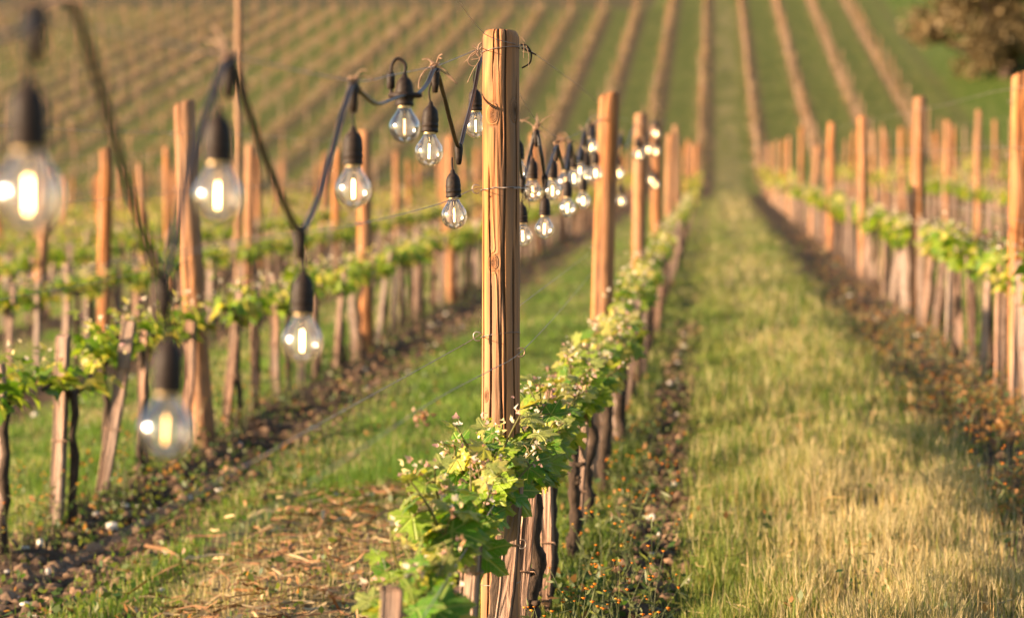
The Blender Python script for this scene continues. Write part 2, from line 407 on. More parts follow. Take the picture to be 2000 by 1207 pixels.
def sample_ground(n, y0, y1, pw=1.6):
    u = rng.random(n); a = 1 - pw
    Y = (y0 ** a + u * (y1 ** a - y0 ** a)) ** (1 / a)
    half = Y * 1000 / F * 1.08 + 1.0
    xr = (rng.random(n) * 2 - 1) * half
    X = (xr - Y * c_r.y) / c_r.x
    return X, Y
def mixc(a, b, t): return np.asarray(a) * (1 - t[:, None]) + np.asarray(b) * t[:, None]
def make_grass():
    X, Y = sample_ground(420000, 5.9, 80)
    so = soil_shade_mask(X, Y); dr = dry_mask(X, Y)
    clump = vnoise(X * 5, Y * 3)
    keep = rng.random(len(X)) < np.clip(1.15 - 1.12 * so, .0, 1) * (.35 + .9 * clump)
    mul = (np.abs(X + 1.42) < .5) & (Y < 10.0)
    keep &= ~(mul & (rng.random(len(X)) < .74))
    X, Y, so, dr, clump = X[keep], Y[keep], so[keep], dr[keep], clump[keep]
    n = len(X)
    isdry = rng.random(n) < dr * .78
    tall = (X > -.2) & (X < 1.4)
    h = np.where(tall, .045 + .05 * rng.random(n) + .05 * dr, .03 + .045 * rng.random(n))
    h = np.where(isdry & tall, h * 1.15, h)
    h *= .45 + 1.1 * clump ** 1.3
    wd = .0016 * np.maximum(1, Y / 8) ** .75 * (.7 + .6 * rng.random(n))
    g = mixc((.065, .13, .016), (.25, .26, .065), rng.random(n) * (.4 + .8 * vnoise(X * 1.3 + 9, Y * .8)))
    aisle = (X < -.75)
    g = np.where(aisle[:, None], g * np.array([.85, 1.12, .8]), g)
    s = mixc((.30, .225, .105), (.58, .475, .28), rng.random(n))
    col = np.where(isdry[:, None], s, g)
    o = blades('grass', X, Y, h, wd, col, .55)
    tag(o, 'green and straw coloured grass growing between the vine rows', 'grass', kind='stuff')
    # low broad-leaved weeds: little upturned leaves
make_grass()
def make_stalks():
    X, Y = sample_ground(16000, 5.9, 20, 1.9)
    p = np.exp(-((X - .72) / .55) ** 4) * (.3 + vnoise(X * 2.2 + 60, Y * .9)) + .12 * (X > -.1) * (X < 1.5)
    kp = rng.random(len(X)) < p; X, Y = X[kp], Y[kp]; n = len(X)
    col = mixc((.40, .25, .09), (.68, .52, .28), rng.random(n)); gr = rng.random(n) < .25
    col = np.where(gr[:, None], mixc((.16, .19, .04), (.30, .29, .08), rng.random(n)), col)
    o = blades('dry_grass', X, Y, rng.uniform(.06, .15, n), .0019 * np.maximum(1, Y / 9) ** .6 * rng.uniform(.7, 1.3, n), col, .28)
    tag(o, 'tall dry straw stalks standing in the grassy path', 'dry grass', kind='stuff')
make_stalks()
def leaf_quads(name, P_, size, col, mat, kindlab=None):
    n = len(P_)
    a = rng.normal(size=(n, 3)); a /= np.linalg.norm(a, axis=1)[:, None]
    b = rng.normal(size=(n, 3)); b -= a * (a * b).sum(1)[:, None]; b /= np.linalg.norm(b, axis=1)[:, None]
    s = np.asarray(size).reshape(-1, 1) * np.ones((n, 1))
    V = np.stack([P_ - a * s * .5, P_ + b * s * .32, P_ + a * s * .6, P_ - b * s * .32], 1)
    q = np.arange(n)[:, None] * 4 + np.arange(4)[None]
    return mesh_from(name, V.reshape(-1, 3), q, None, [mat], True, np.repeat(col, 4, 0))
def make_weeds():
    # creeping broad-leaved weeds along the soil strips and in the aisle
    X, Y = sample_ground(90000, 6, 45, 1.8)
    t = row_t(X); p = np.exp(-((t - .02) / .28) ** 2) * .8 + .12 + (np.abs(X + 2.0) < .3) * .5
    p = np.where((X > .75) & (X < 1.9), 1.5 * np.exp(-((X - 1.28) / .24) ** 2), p)
    k_ = (rng.random(len(X)) < p * sstep(.35, .65, vnoise(X * 2.5 + 40, Y * 2)))
    X, Y = X[k_], Y[k_]; n = len(X)
    Pn = np.stack([X, Y, zground(X, Y) + .008 + .10 * rng.random(n) ** 1.6], 1)
    c = mixc((.035, .085, .018), (.17, .19, .045), rng.random(n) * .9)
    red = ((X > .95) & (X < 1.9) & (rng.random(n) < .75)) | (rng.random(n) < .10)
    c = np.where(red[:, None], mixc((.24, .10, .04), (.46, .23, .09), rng.random(n)), c)
    o = obj('weeds', leaf_quads('weeds', Pn, .016 + .022 * rng.random(n) * np.maximum(1, Y / 12) ** .5, c, M['leaf_mid']))
    tag(o, 'low broad-leaved weeds creeping along the foot of the vine rows', 'weeds', kind='stuff')
make_weeds()
def make_flowers():
    mb = MB(); fl = []
    pts = []
    for _ in range(150):
        pts.append((rng.uniform(-.46, -.16), 6.0 + 5.5 * rng.random() ** 1.7))
    for _ in range(260): pts.append((rng.uniform(1.02, 1.62), rng.uniform(8.5, 19)))
    for _ in range(150): pts.append((rng.uniform(-2.95, -2.5), rng.uniform(8.4, 15)))
    for x, y in pts:
        z = zg(x, y); h = rng.uniform(.10, .26) * (1.0 if x < 1 else .8)
        lx, ly = rng.normal(0, .05, 2)
        pth = [(x, y, z - .01), (x + lx * .4, y + ly * .4, z + h * .55), (x + lx, y + ly, z + h)]
        g = (.11, .13, .05)
        mb.tube(pth, [.0016, .0014, .001], 3, g, False)
        for j in range(6):
            f = rng.uniform(.2, 1); c0 = np.array([x + lx * f, y + ly * f, z + h * f])
            d = rng.normal(size=3) * .016; e = np.cross(d, rng.normal(size=3)); e = e / np.linalg.norm(e) * .004
            mb.add([c0, c0 + d * .6 + e, c0 + d * 1.5, c0 + d * .6 - e], [(0, 1, 2, 3)], None, (.15, .17, .07))
        for j in range(rng.integers(1, 3)):
            c0 = np.array([x + lx, y + ly, z + h]) + rng.normal(size=3) * .012 * j
            r = rng.uniform(.0035, .0068); col = (.80, .30, .02) if rng.random() < .8 else (.75, .45, .06)
            ring = [c0 + r * np.array([math.cos(q) , math.sin(q), .35]) for q in np.arange(6) * math.pi / 3]
            mb.add([c0 - (0, 0, r * .5)] + ring + [c0 + (0, 0, r * .55)], None,
                   [(0, 1 + (q + 1) % 6, 1 + q) for q in range(6)] + [(7, 1 + q, 1 + (q + 1) % 6) for q in range(6)], col)
    o = obj('wildflower_weeds', mb.build('wildflower_weeds', [M['leaf_mid']]))
    tag(o, 'spindly weeds with small orange flowers beside the vine rows', 'wildflowers', kind='stuff')
make_flowers()
def make_litter():
    mb = MB()
    n = 2300
    for i in range(n):
        x = rng.normal(-1.42, .27); y = 6.0 + 4.6 * rng.random() ** 1.2
        if i > 1950: x = rng.uniform(-.1, 1.2); y = 6.2 + 6 * rng.random()
        l = rng.uniform(.03, .17) * (1 if i < 1950 else .7); a = rng.uniform(0, 6.28); wv = .0014 + .0055 * rng.random() ** 1.6 if i < 1950 else .0016
        d = np.array([math.cos(a), math.sin(a), 0]); s = np.array([-d[1], d[0], rng.normal(0, .4)]) * wv
        z = zg(x, y) + rng.uniform(.012, .045) + (0 if i < 1950 else .03); c0 = np.array([x, y, z])
        t1, t2 = rng.normal(0, .22, 2); bend = s / wv * rng.normal(0, .012)
        pa, pb, pc = c0 - d * l / 2 + (0, 0, t1 * l / 2), c0 + bend, c0 + d * l / 2 + (0, 0, t2 * l / 2)
        th = np.array([0, 0, .0012])
        col = np.array((.36, .185, .085)) * rng.uniform(.4, 1.2) if rng.random() < .75 else np.array((.52, .38, .20)) * rng.uniform(.7, 1.1)
        if i > 1950: col = np.array((.45, .32, .15)) * rng.uniform(.7, 1.2)
        V = [pa - s, pa + s, pb - s, pb + s, pc - s * .6, pc + s * .6]
        mb.add(V + [v - th for v in V], [(0, 1, 3, 2), (2, 3, 5, 4), (6, 8, 9, 7), (8, 10, 11, 9)], None, col)
    o = obj('straw_debris', mb.build('straw_debris', [M['straw']], False))
    tag(o, 'reddish straw mulch and dry prunings on the aisle', 'mulch', kind='stuff')
    # stones and clods
    phi = (1 + 5 ** .5) / 2
    I = np.array([(-1, phi, 0), (1, phi, 0), (-1, -phi, 0), (1, -phi, 0), (0, -1, phi), (0, 1, phi), (0, -1, -phi), (0, 1, -phi), (phi, 0, -1), (phi, 0, 1), (-phi, 0, -1), (-phi, 0, 1)]) / 1.9
    T = [(0, 11, 5), (0, 5, 1), (0, 1, 7), (0, 7, 10), (0, 10, 11), (1, 5, 9), (5, 11, 4), (11, 10, 2), (10, 7, 6), (7, 1, 8), (3, 9, 4), (3, 4, 2), (3, 2, 6), (3, 6, 8), (3, 8, 9), (4, 9, 5), (2, 4, 11), (6, 2, 10), (8, 6, 7), (9, 8, 1)]
    mb = MB()
    for i in range(5000):
        if i < 2400: x = rng.normal(-2.38, .20); y = 7.6 + 16 * rng.random() ** 1.8
        elif i < 3700: x = rng.normal(-.22, .065); y = 6 + 14 * rng.random() ** 1.7
        elif i < 4500: x = rng.normal(1.4, .2); y = 9 + 16 * rng.random() ** 1.5
        else: x = rng.normal(-4.5, .25); y = 13 + 16 * rng.random()
        r = .006 + .034 * rng.random() ** 3
        white = rng.random() < .03
        if white: r = rng.uniform(.010, .026)
        s = r * rng.uniform(.6, 1.2, 3); s[2] *= .75
        V = I * s * rng.uniform(.8, 1.15, (12, 1)) + (x, y, zg(x, y) + s[2] * .35)
        col = np.array((.55, .50, .44)) * rng.uniform(.75, 1.15) if white else np.array((.13, .078, .048)) * rng.uniform(.35, 1.4)
        mb.add(V, None, T, col)
    o = obj('stones_and_clods_gravel', mb.build('stones', [M['stone']], False))
    o.name = 'gravel'
    tag(o, 'pale stones and brown clods in the bare soil strips', 'stones', kind='stuff')
make_litter()

# ------------------------------------------------------------------ words for labels
ONES = 'zeroth first second third fourth fifth sixth seventh eighth ninth tenth eleventh twelfth thirteenth fourteenth fifteenth sixteenth seventeenth eighteenth nineteenth'.split()
TENS = ['', '', 'twenty', 'thirty', 'forty', 'fifty', 'sixty', 'seventy', 'eighty', 'ninety']
def nth(n):
    if n < 20: return ONES[n]
    if n % 10 == 0: return TENS[n // 10][:-1] + 'ieth'
    if n > 99: return 'one-hundred-' + nth(n - 100) if n > 100 else 'hundredth'
    return TENS[n // 10] + '-' + ONES[n % 10]
def row_phrase(i):
    if i == 0: return 'the bulb row'
    if i == 1: return 'the row across the grassy path'
    if i < 0: return 'the %s row left of the bulb row' % nth(-i)
    return 'the %s row right of the grassy path' % nth(i)
def row_x(i): return {0: XA, 1: 1.56, -1: -2.65, -2: -4.75}.get(i, XA + SP * i)

# ------------------------------------------------------------------ posts
def post_mesh(seed, r=.05, h=1.8, seg=14, nz=7, knots=(), cracks=(), base=-.12, attr=True, bend=.012, tilt=1.0):
    g = np.random.default_rng(seed)
    zs = np.concatenate([np.linspace(base, h - .016, nz), [h - .006, h]])
    ang = np.arange(seg) * 2 * np.pi / seg
    A, Z = np.meshgrid(ang, zs)
    Rr = r * (1.05 - .10 * np.clip(Z / h, 0, 1)) * (1 + .03 * np.sin(2 * A + g.random() * 6 + Z * .7) + .02 * np.sin(3 * A + Z * 1.3 + g.random() * 6))
    Rr = np.where(Z > h - .01, Rr * .93, Rr); Rr = np.where(Z > h - .003, Rr * .9, Rr)
    Z = Z + (Z > h - .02) * r * tilt * g.uniform(.05, .35) * np.cos(A + g.random() * 6)
    cx = bend * np.sin(Z * 1.6 + g.random() * 6); cx = cx - cx[0].mean()
    kn = np.zeros_like(A); ck = np.zeros_like(A)
    for (a0, z0, s) in knots:
        da = (A - a0 + np.pi) % (2 * np.pi) - np.pi
        kn = np.maximum(kn, np.exp(-((da * r / s) ** 2 + ((Z - z0) / (s * 1.7)) ** 2)))
    for (a0, z0, z1, wd, ph) in cracks:
        ac = a0 + .10 * np.sin(Z * 3.1 + ph) + .035 * np.sin(Z * 13 + ph * 2)
        da = (A - ac + np.pi) % (2 * np.pi) - np.pi
        e = sstep(z0, z0 + .12, Z) * (1 - sstep(z1 - .12, z1, Z))
        if z1 >= h: e = sstep(z0, z0 + .12, Z)
        ck = np.maximum(ck, np.exp(-(da * r / (wd * (.4 + .6 * e))) ** 2) * e)
    Rr = Rr - .005 * ck + .0025 * np.exp(-((kn - .5) / .3) ** 2) * (kn > .1)
    V = np.stack([Rr * np.cos(A) + cx, Rr * np.sin(A), Z], -1).reshape(-1, 3)
    m = len(zs)
    i = np.arange(m - 1)[:, None] * seg; j = np.arange(seg)[None]; j2 = (j + 1) % seg
    Q = np.stack([i + j, i + j2, i + seg + j2, i + seg + j], -1).reshape(-1, 4)
    V = np.concatenate([V, [[cx[-1].mean(), 0, Z[-1].mean()]]]); T = [(len(V) - 1, (m - 1) * seg + q, (m - 1) * seg + (q + 1) % seg) for q in range(seg)]
    at = dict(knot=np.append(kn.ravel(), 0), crack=np.append(ck.ravel(), .3)) if attr else None
    return mesh_from('trellis_post', V, Q, T, [M['post']], True, attrs=at)
def staple_mesh():
    mb = MB(); pts = [(0, 0, -.012), (-.012, 0, -.012), (-.018, 0, 0), (-.012, 0, .012), (0, 0, .012)]
    mb.tube(smooth_path(pts, 4), .0016, 5); return mb.build('wire_staple', [M['wire']])
STAPLE = staple_mesh()
posts_sh = [post_mesh(20 + i, .05, 1.78, 16, 12, [(random.uniform(3.6, 5.6), random.uniform(.5, 1.5), .012)], [(random.uniform(3.4, 5.9), .3, 1.9, .004, i)]) for i in range(5)]
post_lo = [post_mesh(40 + i, .046, 1.74, 7, 3, attr=False) for i in range(3)]
post_hill = [post_mesh(50 + i, .038, 1.62, 7, 3, attr=False) for i in range(3)]
for me in post_hill: me.materials.clear(); me.materials.append(M['far_post'])

# the sharp post
AF = -math.pi / 2
mp = post_mesh(5, .0505, 1.0, 110, 10)
zb = zg(XA, D1)
HM = float(P(980, 60, 1).z) - zb
knl = [(AF - .33, HM - .22, .011), (AF - .30, HM - .605, .010), (AF + 1.0, HM - .21, .012), (AF + .45, .18, .012), (AF - .75, HM - .95, .006)]
crl = [(AF - .42, HM - 1.02, HM - .30, .0015, .4), (AF + .38, .1, HM + .1, .0016, 1.4), (AF - .35, HM - .16, HM + .1, .0014, 2.0), (AF - .10, HM - .12, HM + .1, .0022, 3.1),
       (AF + .05, HM - .38, HM - .16, .002, 4), (AF - .55, .1, HM - .75, .0022, 5), (AF + .8, .2, HM - .5, .002, 6), (AF + 1.15, HM - .6, HM - .1, .002, 2), (AF - 1.0, .3, HM - .4, .0015, 1), (AF + .1, .1, HM - .7, .0018, .3)]
mp = post_mesh(5, .0505, HM, 130, 420, knl, crl, bend=.0015, tilt=.2)
main_post = obj('trellis_post', mp, None, (XA - .004, D1, zb))
tag(main_post, 'large weathered post in sharp focus, knotty orange timber with vertical cracks', 'post', 'wooden posts along the vine rows')
def wire_ring(z, tilt=0.0, r=.0525, rw=.0011, ph=0):
    mb = MB(); pts = []
    for q in np.linspace(0, 2 * np.pi, 40, endpoint=False):
        pts.append((r * math.cos(q), r * math.sin(q), z + tilt * math.cos(q + ph)))
    mb.tube(pts + [pts[0]], rw, 5, None, False); return mb.build('wire_loop', [M['wire']])
for (py, tl, ph) in ((98, .008, .4), (368, .004, 0), (655, .008, 0.6), (1140, .004, 0)):
    obj('wire_loop', wire_ring(float(P(980, py, 1).z) - zb, tl, .0515, .0011, ph), main_post)
for (px, py, sx) in ((938, 655, -1), (1018, 686, 1), (936, 368, -1), (1021, 1060, 1)):
    mb = MB(); c0 = Vector(P(px, py, 1.004)) - Vector((XA, D1, zb))
    pts = [c0 + Vector((sx * a, -.004, b)) for a, b in ((-.006, .006), (.006, .009), (.013, .002), (.011, -.010), (.002, -.014), (-.004, -.012))]
    mb.tube(smooth_path(pts, 5), .0017, 6); obj('wire_hook', mb.build('wire_hook', [M['wire']]), main_post)

special = []   # (row, X, Y, height, tilt(x), label)
def post_h(px_top, Y, X):      # height so that the top meets that picture height
    d = X * c_f.x + Y * c_f.y
    return (603.5 - px_top) / F * d - zg(X, Y)
PY = {0: [12.25, 18.0, 24.1, 30.2], 1: [12.55, 18.75, 25.3, 32.4], -1: [12.45, 18.35, 24.4], -2: [18.6, 24.55, 30.4]}
all_posts = []
for i in range(-34, 9):
    X = row_x(i)
    hl = float(np.interp(X, hx, hy)) if i <= 4 else 86
    Ys = list(PY.get(i, []))
    y = (Ys[-1] + 6.0) if Ys else 6.3 + (i % 3) * .7
    while y < hl: Ys.append(y); y += 6.0 if i < 2 else 4.4
    for yy in Ys: all_posts.append((i, X, yy))
hfix = {(0, 12.25): 185, (0, 18.0): 222, (0, 24.1): 248, (0, 30.2): 262, (1, 12.55): 143, (1, 18.75): 190, (1, 25.3): 228, (1, 32.4): 240,
        (-1, 12.45): 200, (-1, 18.35): 255, (-1, 24.4): 266, (-2, 18.6): 290, (-2, 24.55): 285}
def visible(X, Y, Z0, Z1, m=30):
    x0, y0, d = proj(X, Y, Z0); x1, y1, _ = proj(X, Y, Z1)
    return d > 1 and -m < x0 < 2000 + m and y1 < 1207 + m and y0 > -m
vis = []
for (i, X, Y) in all_posts:
    z0 = zg(X, Y)
    if Y < 3: continue
    if visible(X, Y, z0, z0 + 1.75): vis.append((X * c_f.x + Y * c_f.y, i, X, Y, z0))
vis.sort()
near_posts, far_posts = vis[:298], vis[298:]
cnt = {0: 1}
RP = lambda i: row_phrase(i)
for (d, i, X, Y, z0) in near_posts:
    cnt[i] = cnt.get(i, 0) + 1
    jx = random.uniform(-.03, .03) if (i, Y) not in hfix else 0
    hi = d < 45
    me = random.choice(posts_sh if hi else post_lo if Y < 74 else post_hill)
    o = obj('trellis_post', me, None, (X + jx, Y, z0))
    h = 1.74 + random.gauss(-.02, .10)
    if (i, Y) in hfix: h = post_h(hfix[(i, Y)], Y, X)
    wd_ = random.uniform(.88, 1.16); o.scale = (wd_, wd_, h / (1.78 if hi else 1.74))
    o.rotation_euler = (random.gauss(0, .018), random.gauss(0, .024), random.uniform(-.6, .6))
    if (i, Y) in hfix: o.rotation_euler = (0, 0, random.uniform(-.5, .5))
    if (i, Y) in hfix: o.scale.x = o.scale.y = 1.09
    if (i, Y) == (-1, 12.45): o.scale.x = o.scale.y = 1.2
    if (i, Y) == (-1, 12.45): o.rotation_euler = (0, -math.atan2(45, 680), .2)
    if (i, Y) == (0, 12.25): o.rotation_euler = (0, .016, 0); o.location.x -= .012; o.scale.x = o.scale.y = 1.12
    if hi and d < 32:
        for zz in (.95, 1.33, 1.62): 
            st = obj('wire_staple', STAPLE, o, (-.045, -.012, zz))
    lab = 'weathered round post, %s from the front in %s' % (nth(cnt[i]), RP(i))
    if (i, Y) == (-1, 12.45): lab = 'leaning weathered post between two blurred bulbs, bright orange on its sunlit side'
    if (i, Y) == (0, 12.25): lab = 'blurred thick post just behind the sharp post, bulbs hanging on both sides'
    if (i, Y) == (1, 12.55): lab = 'orange post cut by the frame beside the grassy path'
    tag(o, lab, 'post', 'wooden posts along the vine rows')
def merge_far(name, items, protos, mat, sc):
    Vs, Qs, Ts, n = [], [], [], 0
    for (X, Y, z0, h, rz, tx, ty) in items:
        V0, Q0, T0 = protos[int(rng.integers(len(protos)))]
        c, s = math.cos(rz), math.sin(rz)
        V = V0 * np.array([sc, sc, h])
        x = V[:, 0] * c - V[:, 1] * s + V[:, 2] * tx; y = V[:, 0] * s + V[:, 1] * c + V[:, 2] * ty
        Vs.append(np.stack([x + X, y + Y, V[:, 2] + z0], 1)); Qs.append(Q0 + n); Ts.append(T0 + n); n += len(V)
    return mesh_from(name, np.concatenate(Vs), np.concatenate(Qs), np.concatenate(Ts), [mat], False)
def proto_np(seg, r, h):
    ang = np.arange(seg) * 2 * np.pi / seg + .4
    V = np.concatenate([np.stack([r * np.cos(ang), r * np.sin(ang), np.full(seg, z)], 1) for z in (-.06, h)])
    Q = np.array([(j, (j + 1) % seg, seg + (j + 1) % seg, seg + j) for j in range(seg)])
    T = np.array([(seg, seg + j, seg + j + 1) for j in range(1, seg - 1)])
    return V, Q, T
if far_posts:
    o = obj('distant_posts', merge_far('distant_posts', [(X, Y, z0, 1.62 + random.uniform(-.12, .12), 0, random.uniform(-.03, .03), 0) for (d, i, X, Y, z0) in far_posts],
            [proto_np(7, .042, 1.0)], M['far_post'], 1.0))
    tag(o, 'distant wooden posts of the rows on the hillside', 'posts', kind='stuff')
# tall thin pole
tp = obj('tall_pole', post_mesh(77, .042, 3.7, 12, 14, bend=.004), None, (-5.04, 25.4, zg(-5.04, 25.4)))
tp.data.materials.clear(); tp.data.materials.append(M['far_post'])
tag(tp, 'tall thin pale pole rising above the rows out of the frame', 'pole')

# ------------------------------------------------------------------ stakes and vines
def stake_mesh(seed, h=.80, wx=.023, wy=.018):
    g = np.random.default_rng(seed); V = []; zs = [-.08, .2, .45, h - .012, h]
    for q, z in enumerate(zs):
        f = 1 - (.12 if q == 4 else 0); ox, oy = g.normal(0, .0035, 2)
        for sx, sy in ((-1, -1), (1, -1), (1, 1), (-1, 1)):
            for (ax, ay) in ((.82, 1), (1, .82)) if sx * sy > 0 else ((1, .82), (.82, 1)):
                V.append((ox + sx * wx * ax * f, oy + sy * wy * ay * f, z))
    n = 8; Q = [(r * n + j, r * n + (j + 1) % n, (r + 1) * n + (j + 1) % n, (r + 1) * n + j) for r in range(4) for j in range(n)]
    T = [(32, 32 + j, 33 + j) for j in range(1, 7)]
    return mesh_from('vine_stake', V, Q, T, [M['stake']], False)
stakes = [stake_mesh(i, .8) for i in range(5)]
def tie_mesh():
    mb = MB(); pts = [(.027 * math.cos(q), .022 * math.sin(q), .002 * math.sin(3 * q)) for q in np.linspace(0, 2 * np.pi, 16)]
    pts = [(a * 1.2, b * 1.25, c) for a, b, c in pts]
    mb.tube(pts, .0022, 5, None, False); mb.tube([(.02, -.018, 0), (.034, -.028, .004), (.045, -.03, -.006)], .0018, 4); return mb.build('wire_tie', [M['tendril']])
TIE = tie_mesh()
# --- grape leaf outline, five lobes with teeth
def leaf_shape(nout=48):
    ph = np.linspace(-np.pi, np.pi, nout, endpoint=False) + np.pi / nout
    r = .50 + 0 * ph
    for a0, am in ((0, 1), (.95, .86), (-.95, .86), (1.95, .60), (-1.95, .60)):
        r = np.maximum(r, .46 + .52 * am * np.exp(-((ph - a0) / .40) ** 2))
    r *= 1 - .72 * np.exp(-((np.abs(ph) - np.pi) / .28) ** 2)
    r += .045 * np.where(np.arange(nout) % 2 == 0, 1, -1) * (np.abs(ph) < 2.6)
    return ph, r
def leaf_local(nout, g):
    ph, r = leaf_shape(nout)
    x = np.concatenate([[0], r * .55 * np.cos(ph), r * np.cos(ph)]); y = np.concatenate([[0], r * .55 * np.sin(ph), r * np.sin(ph)])
    rr = np.hypot(x, y); an = np.arctan2(y, x)
    z = g.uniform(-.05, .30) * np.abs(y) - g.uniform(.1, .42) * rr ** 2 + .06 * rr * np.cos(an * 6.6 + g.random()) + g.normal(0, .025, len(x)) * rr + g.uniform(-.12, .12) * np.sin(y * 3 + g.random() * 6)
    n = nout; j = np.arange(n); j2 = (j + 1) % n
    T = np.stack([0 * j, 1 + j, 1 + j2], 1); Q = np.stack([1 + j, 1 + n + j, 1 + n + j2, 1 + j2], 1)
    k_ = j != n - 1
    return np.stack([x, y, z], 1), Q[k_], T[k_], np.stack([x, y], 1)
def leaf_lo(g):
    V = np.array([(0, 0, 0), (-.12, .42, .05), (.25, .62, -.05), (.45, .28, .06), (.95, 0, -.22), (.45, -.28, .06), (.25, -.62, -.05), (-.12, -.42, .05)], float)
    V[:, 2] += g.normal(0, .07, 8)
    return V, np.array([(0, 3, 2, 1), (0, 7, 6, 5), (0, 5, 4, 3)]), None, V[:, :2].copy()
def frame(d, nrm):
    d = np.asarray(d, float); d /= np.linalg.norm(d) + 1e-9
    y = np.cross(nrm, d); y /= np.linalg.norm(y) + 1e-9
    return np.stack([d, y, np.cross(d, y)], 0)
def leaf_col(g):
    u = g.random()
    if u < .40: c = np.array((.085, .235, .010))
    elif u < .75: c = np.array((.22, .34, .022))
    else: c = np.array((.52, .47, .085))
    return c * g.uniform(.75, 1.25)
def vine_meshes(seed, hr, length=.85, nshoots=10, hscale=1.0):
    """trunk, cordon, leaves, shoot tips about the foot of one vine; the arm runs along +Y at z = H"""
    g = np.random.default_rng(seed); H = .56
    tr = MB(); x0, y0 = .03, g.normal(0, .02)
    pts = [(x0 + g.normal(0, .008), y0 + g.normal(0, .010), z) for z in np.linspace(-.06, H, 8)]
    tr.tube(smooth_path(pts, 3 if hr else 1), np.linspace(.022, .017, 22 if hr else 8) * g.uniform(.85, 1.15) * (1 + .2 * np.sin(np.arange(22 if hr else 8) * 2.1)), 9 if hr else 5)
    if hr:
        for _ in range(5):
            z = g.uniform(.1, H); a = g.uniform(0, 6.28); tr.tube([(x0, y0, z), (x0 + .03 * math.cos(a), y0 + .03 * math.sin(a), z + .01)], [.014, .008], 6)
    co = MB(); end = (x0 + g.normal(0, .01), length * .5, H + .05)
    cp = [(x0, y0 - length * .42, H + .045 + g.normal(0, .01)), (x0 + .005, y0 - length * .2, H + .05), (x0, y0, H), (x0 + .01, length * .25, H + .04 + g.normal(0, .01)), end]
    cpp = smooth_path(cp, 5); co.tube(cpp, [.010 + .004 * math.sin(i * 1.7) + (.004 if 6 < i < 14 else 0) for i in range(len(cpp))], 7 if hr else 4)
    lf = MB()
    for s_ in range(nshoots):
        f = (s_ + g.random()) / nshoots; base = np.array(cpp[min(int(f * (len(cpp) - 1)), len(cpp) - 1)])
        L = g.uniform(.08, .20) * hscale; dirn = np.array([g.normal(.05, .45), g.normal(0, .35), 1.0]); dirn /= np.linalg.norm(dirn)
        tip = base + dirn * L; mid = base + dirn * L * .5 + g.normal(0, .012, 3)
        sp = smooth_path([base, mid, tip], 3)
        if hr: lf.tube(sp, np.linspace(.0042, .002, len(sp)), 5, (.22, .20, .07), True, 1, True)
        nl = int(g.integers(6, 9)) if hr else int(g.integers(5, 8))
        for q in range(nl):
            u = (q + .6) / nl; p0 = np.array(sp[min(int(u * (len(sp) - 1)), len(sp) - 1)])
            az = g.uniform(0, 6.28); out = np.array([math.cos(az) * 1.1, math.sin(az), g.uniform(-.5, .5)])
            if u > .85: out[2] += .8
            pet = g.uniform(.015, .05); p1 = p0 + out / np.linalg.norm(out) * pet
            if hr: lf.tube([p0, (p0 + p1) / 2 + (0, 0, .006), p1], [.0017, .0015, .0014], 4, (.30, .22, .10), True, 1, True)
            size = g.uniform(.046, .086) * (1.12 - .62 * u) * (1.12 if not hr else 1.0)
            nrm = np.array([g.normal(-.35, .5), g.normal(-.55, .5), 1.0]); nrm /= np.linalg.norm(nrm)
            d = out + np.array([0, 0, -g.uniform(.1, 1.0)])
            V, Q, T, uv = leaf_local(44, g) if hr else leaf_lo(g)
            W = (V * size) @ frame(d, nrm) + p1
            lf.add(W, Q, T, (leaf_col(g) if hr else leaf_col(g) * .8 + np.array((.05, .035, .012))) if u < .8 else leaf_col(g) * .5 + np.array((.20, .18, .07)), uv, 0)
        # pale pink crumpled buds at the tip
        for q in range(int(g.integers(4, 9)) if hr else int(g.integers(1, 4))):
            o_ = g.normal(0, .013 if hr else .02, 3); V, Q, T, uv = leaf_lo(g)
            nrm = g.normal(size=3); nrm /= np.linalg.norm(nrm); V = V * g.uniform(.008, .017) * (1 if hr else 1.3); V[:, 2] *= 2.5
            c = np.array((.74, .64, .56)) if g.random() < .65 else np.array((.60, .34, .33))
            lf.add(V @ frame(g.normal(size=3) + (0, 0, .8), nrm) + tip + o_, Q, T, c * g.uniform(.7, 1.15), uv, 1)
    return [('trunk', tr.build('trunk', [M['bark']])), ('cordon', co.build('cordon', [M['bark']])),
            ('foliage', lf.build('foliage', [M['leaf'], M['leaf_mid']] if hr else [M['leaf_mid'], M['leaf_mid']]))]
vine_mid = [vine_meshes(200 + i, False) for i in range(6)]
vine_pts, stake_pts = [], []
A_Y = [4.55, 5.25, 5.95, 6.65, 7.4, 8.2]
A_SY = {4.55: 4.03, 5.25: 5.02, 5.95: 5.75, 6.65: 6.5, 7.4: 7.3}
for i in range(-34, 9):
    X = row_x(i); hl = float(np.interp(X, hx, hy)) if i <= 4 else 86
    ys = list(A_Y) if i == 0 else ([8.95, 9.66, 10.5, 11.15, 12.1, 13.1, 14.0, 14.7] if i == -1 else [])
    y = ys[-1] + .85 if ys else 4 + (i * .37) % .9
    while y < hl:
        ys.append(y + random.uniform(-.12, .12)); y += .74
    for yy in ys:
        z0 = zg(X, yy)
        if yy > 3 and visible(X, yy, z0, z0 + .85, 80): vine_pts.append((X * c_f.x + yy * c_f.y, i, X, yy, z0))
vine_pts.sort()
near_v, far_v = vine_pts[:300], vine_pts[300:]
cv = {}
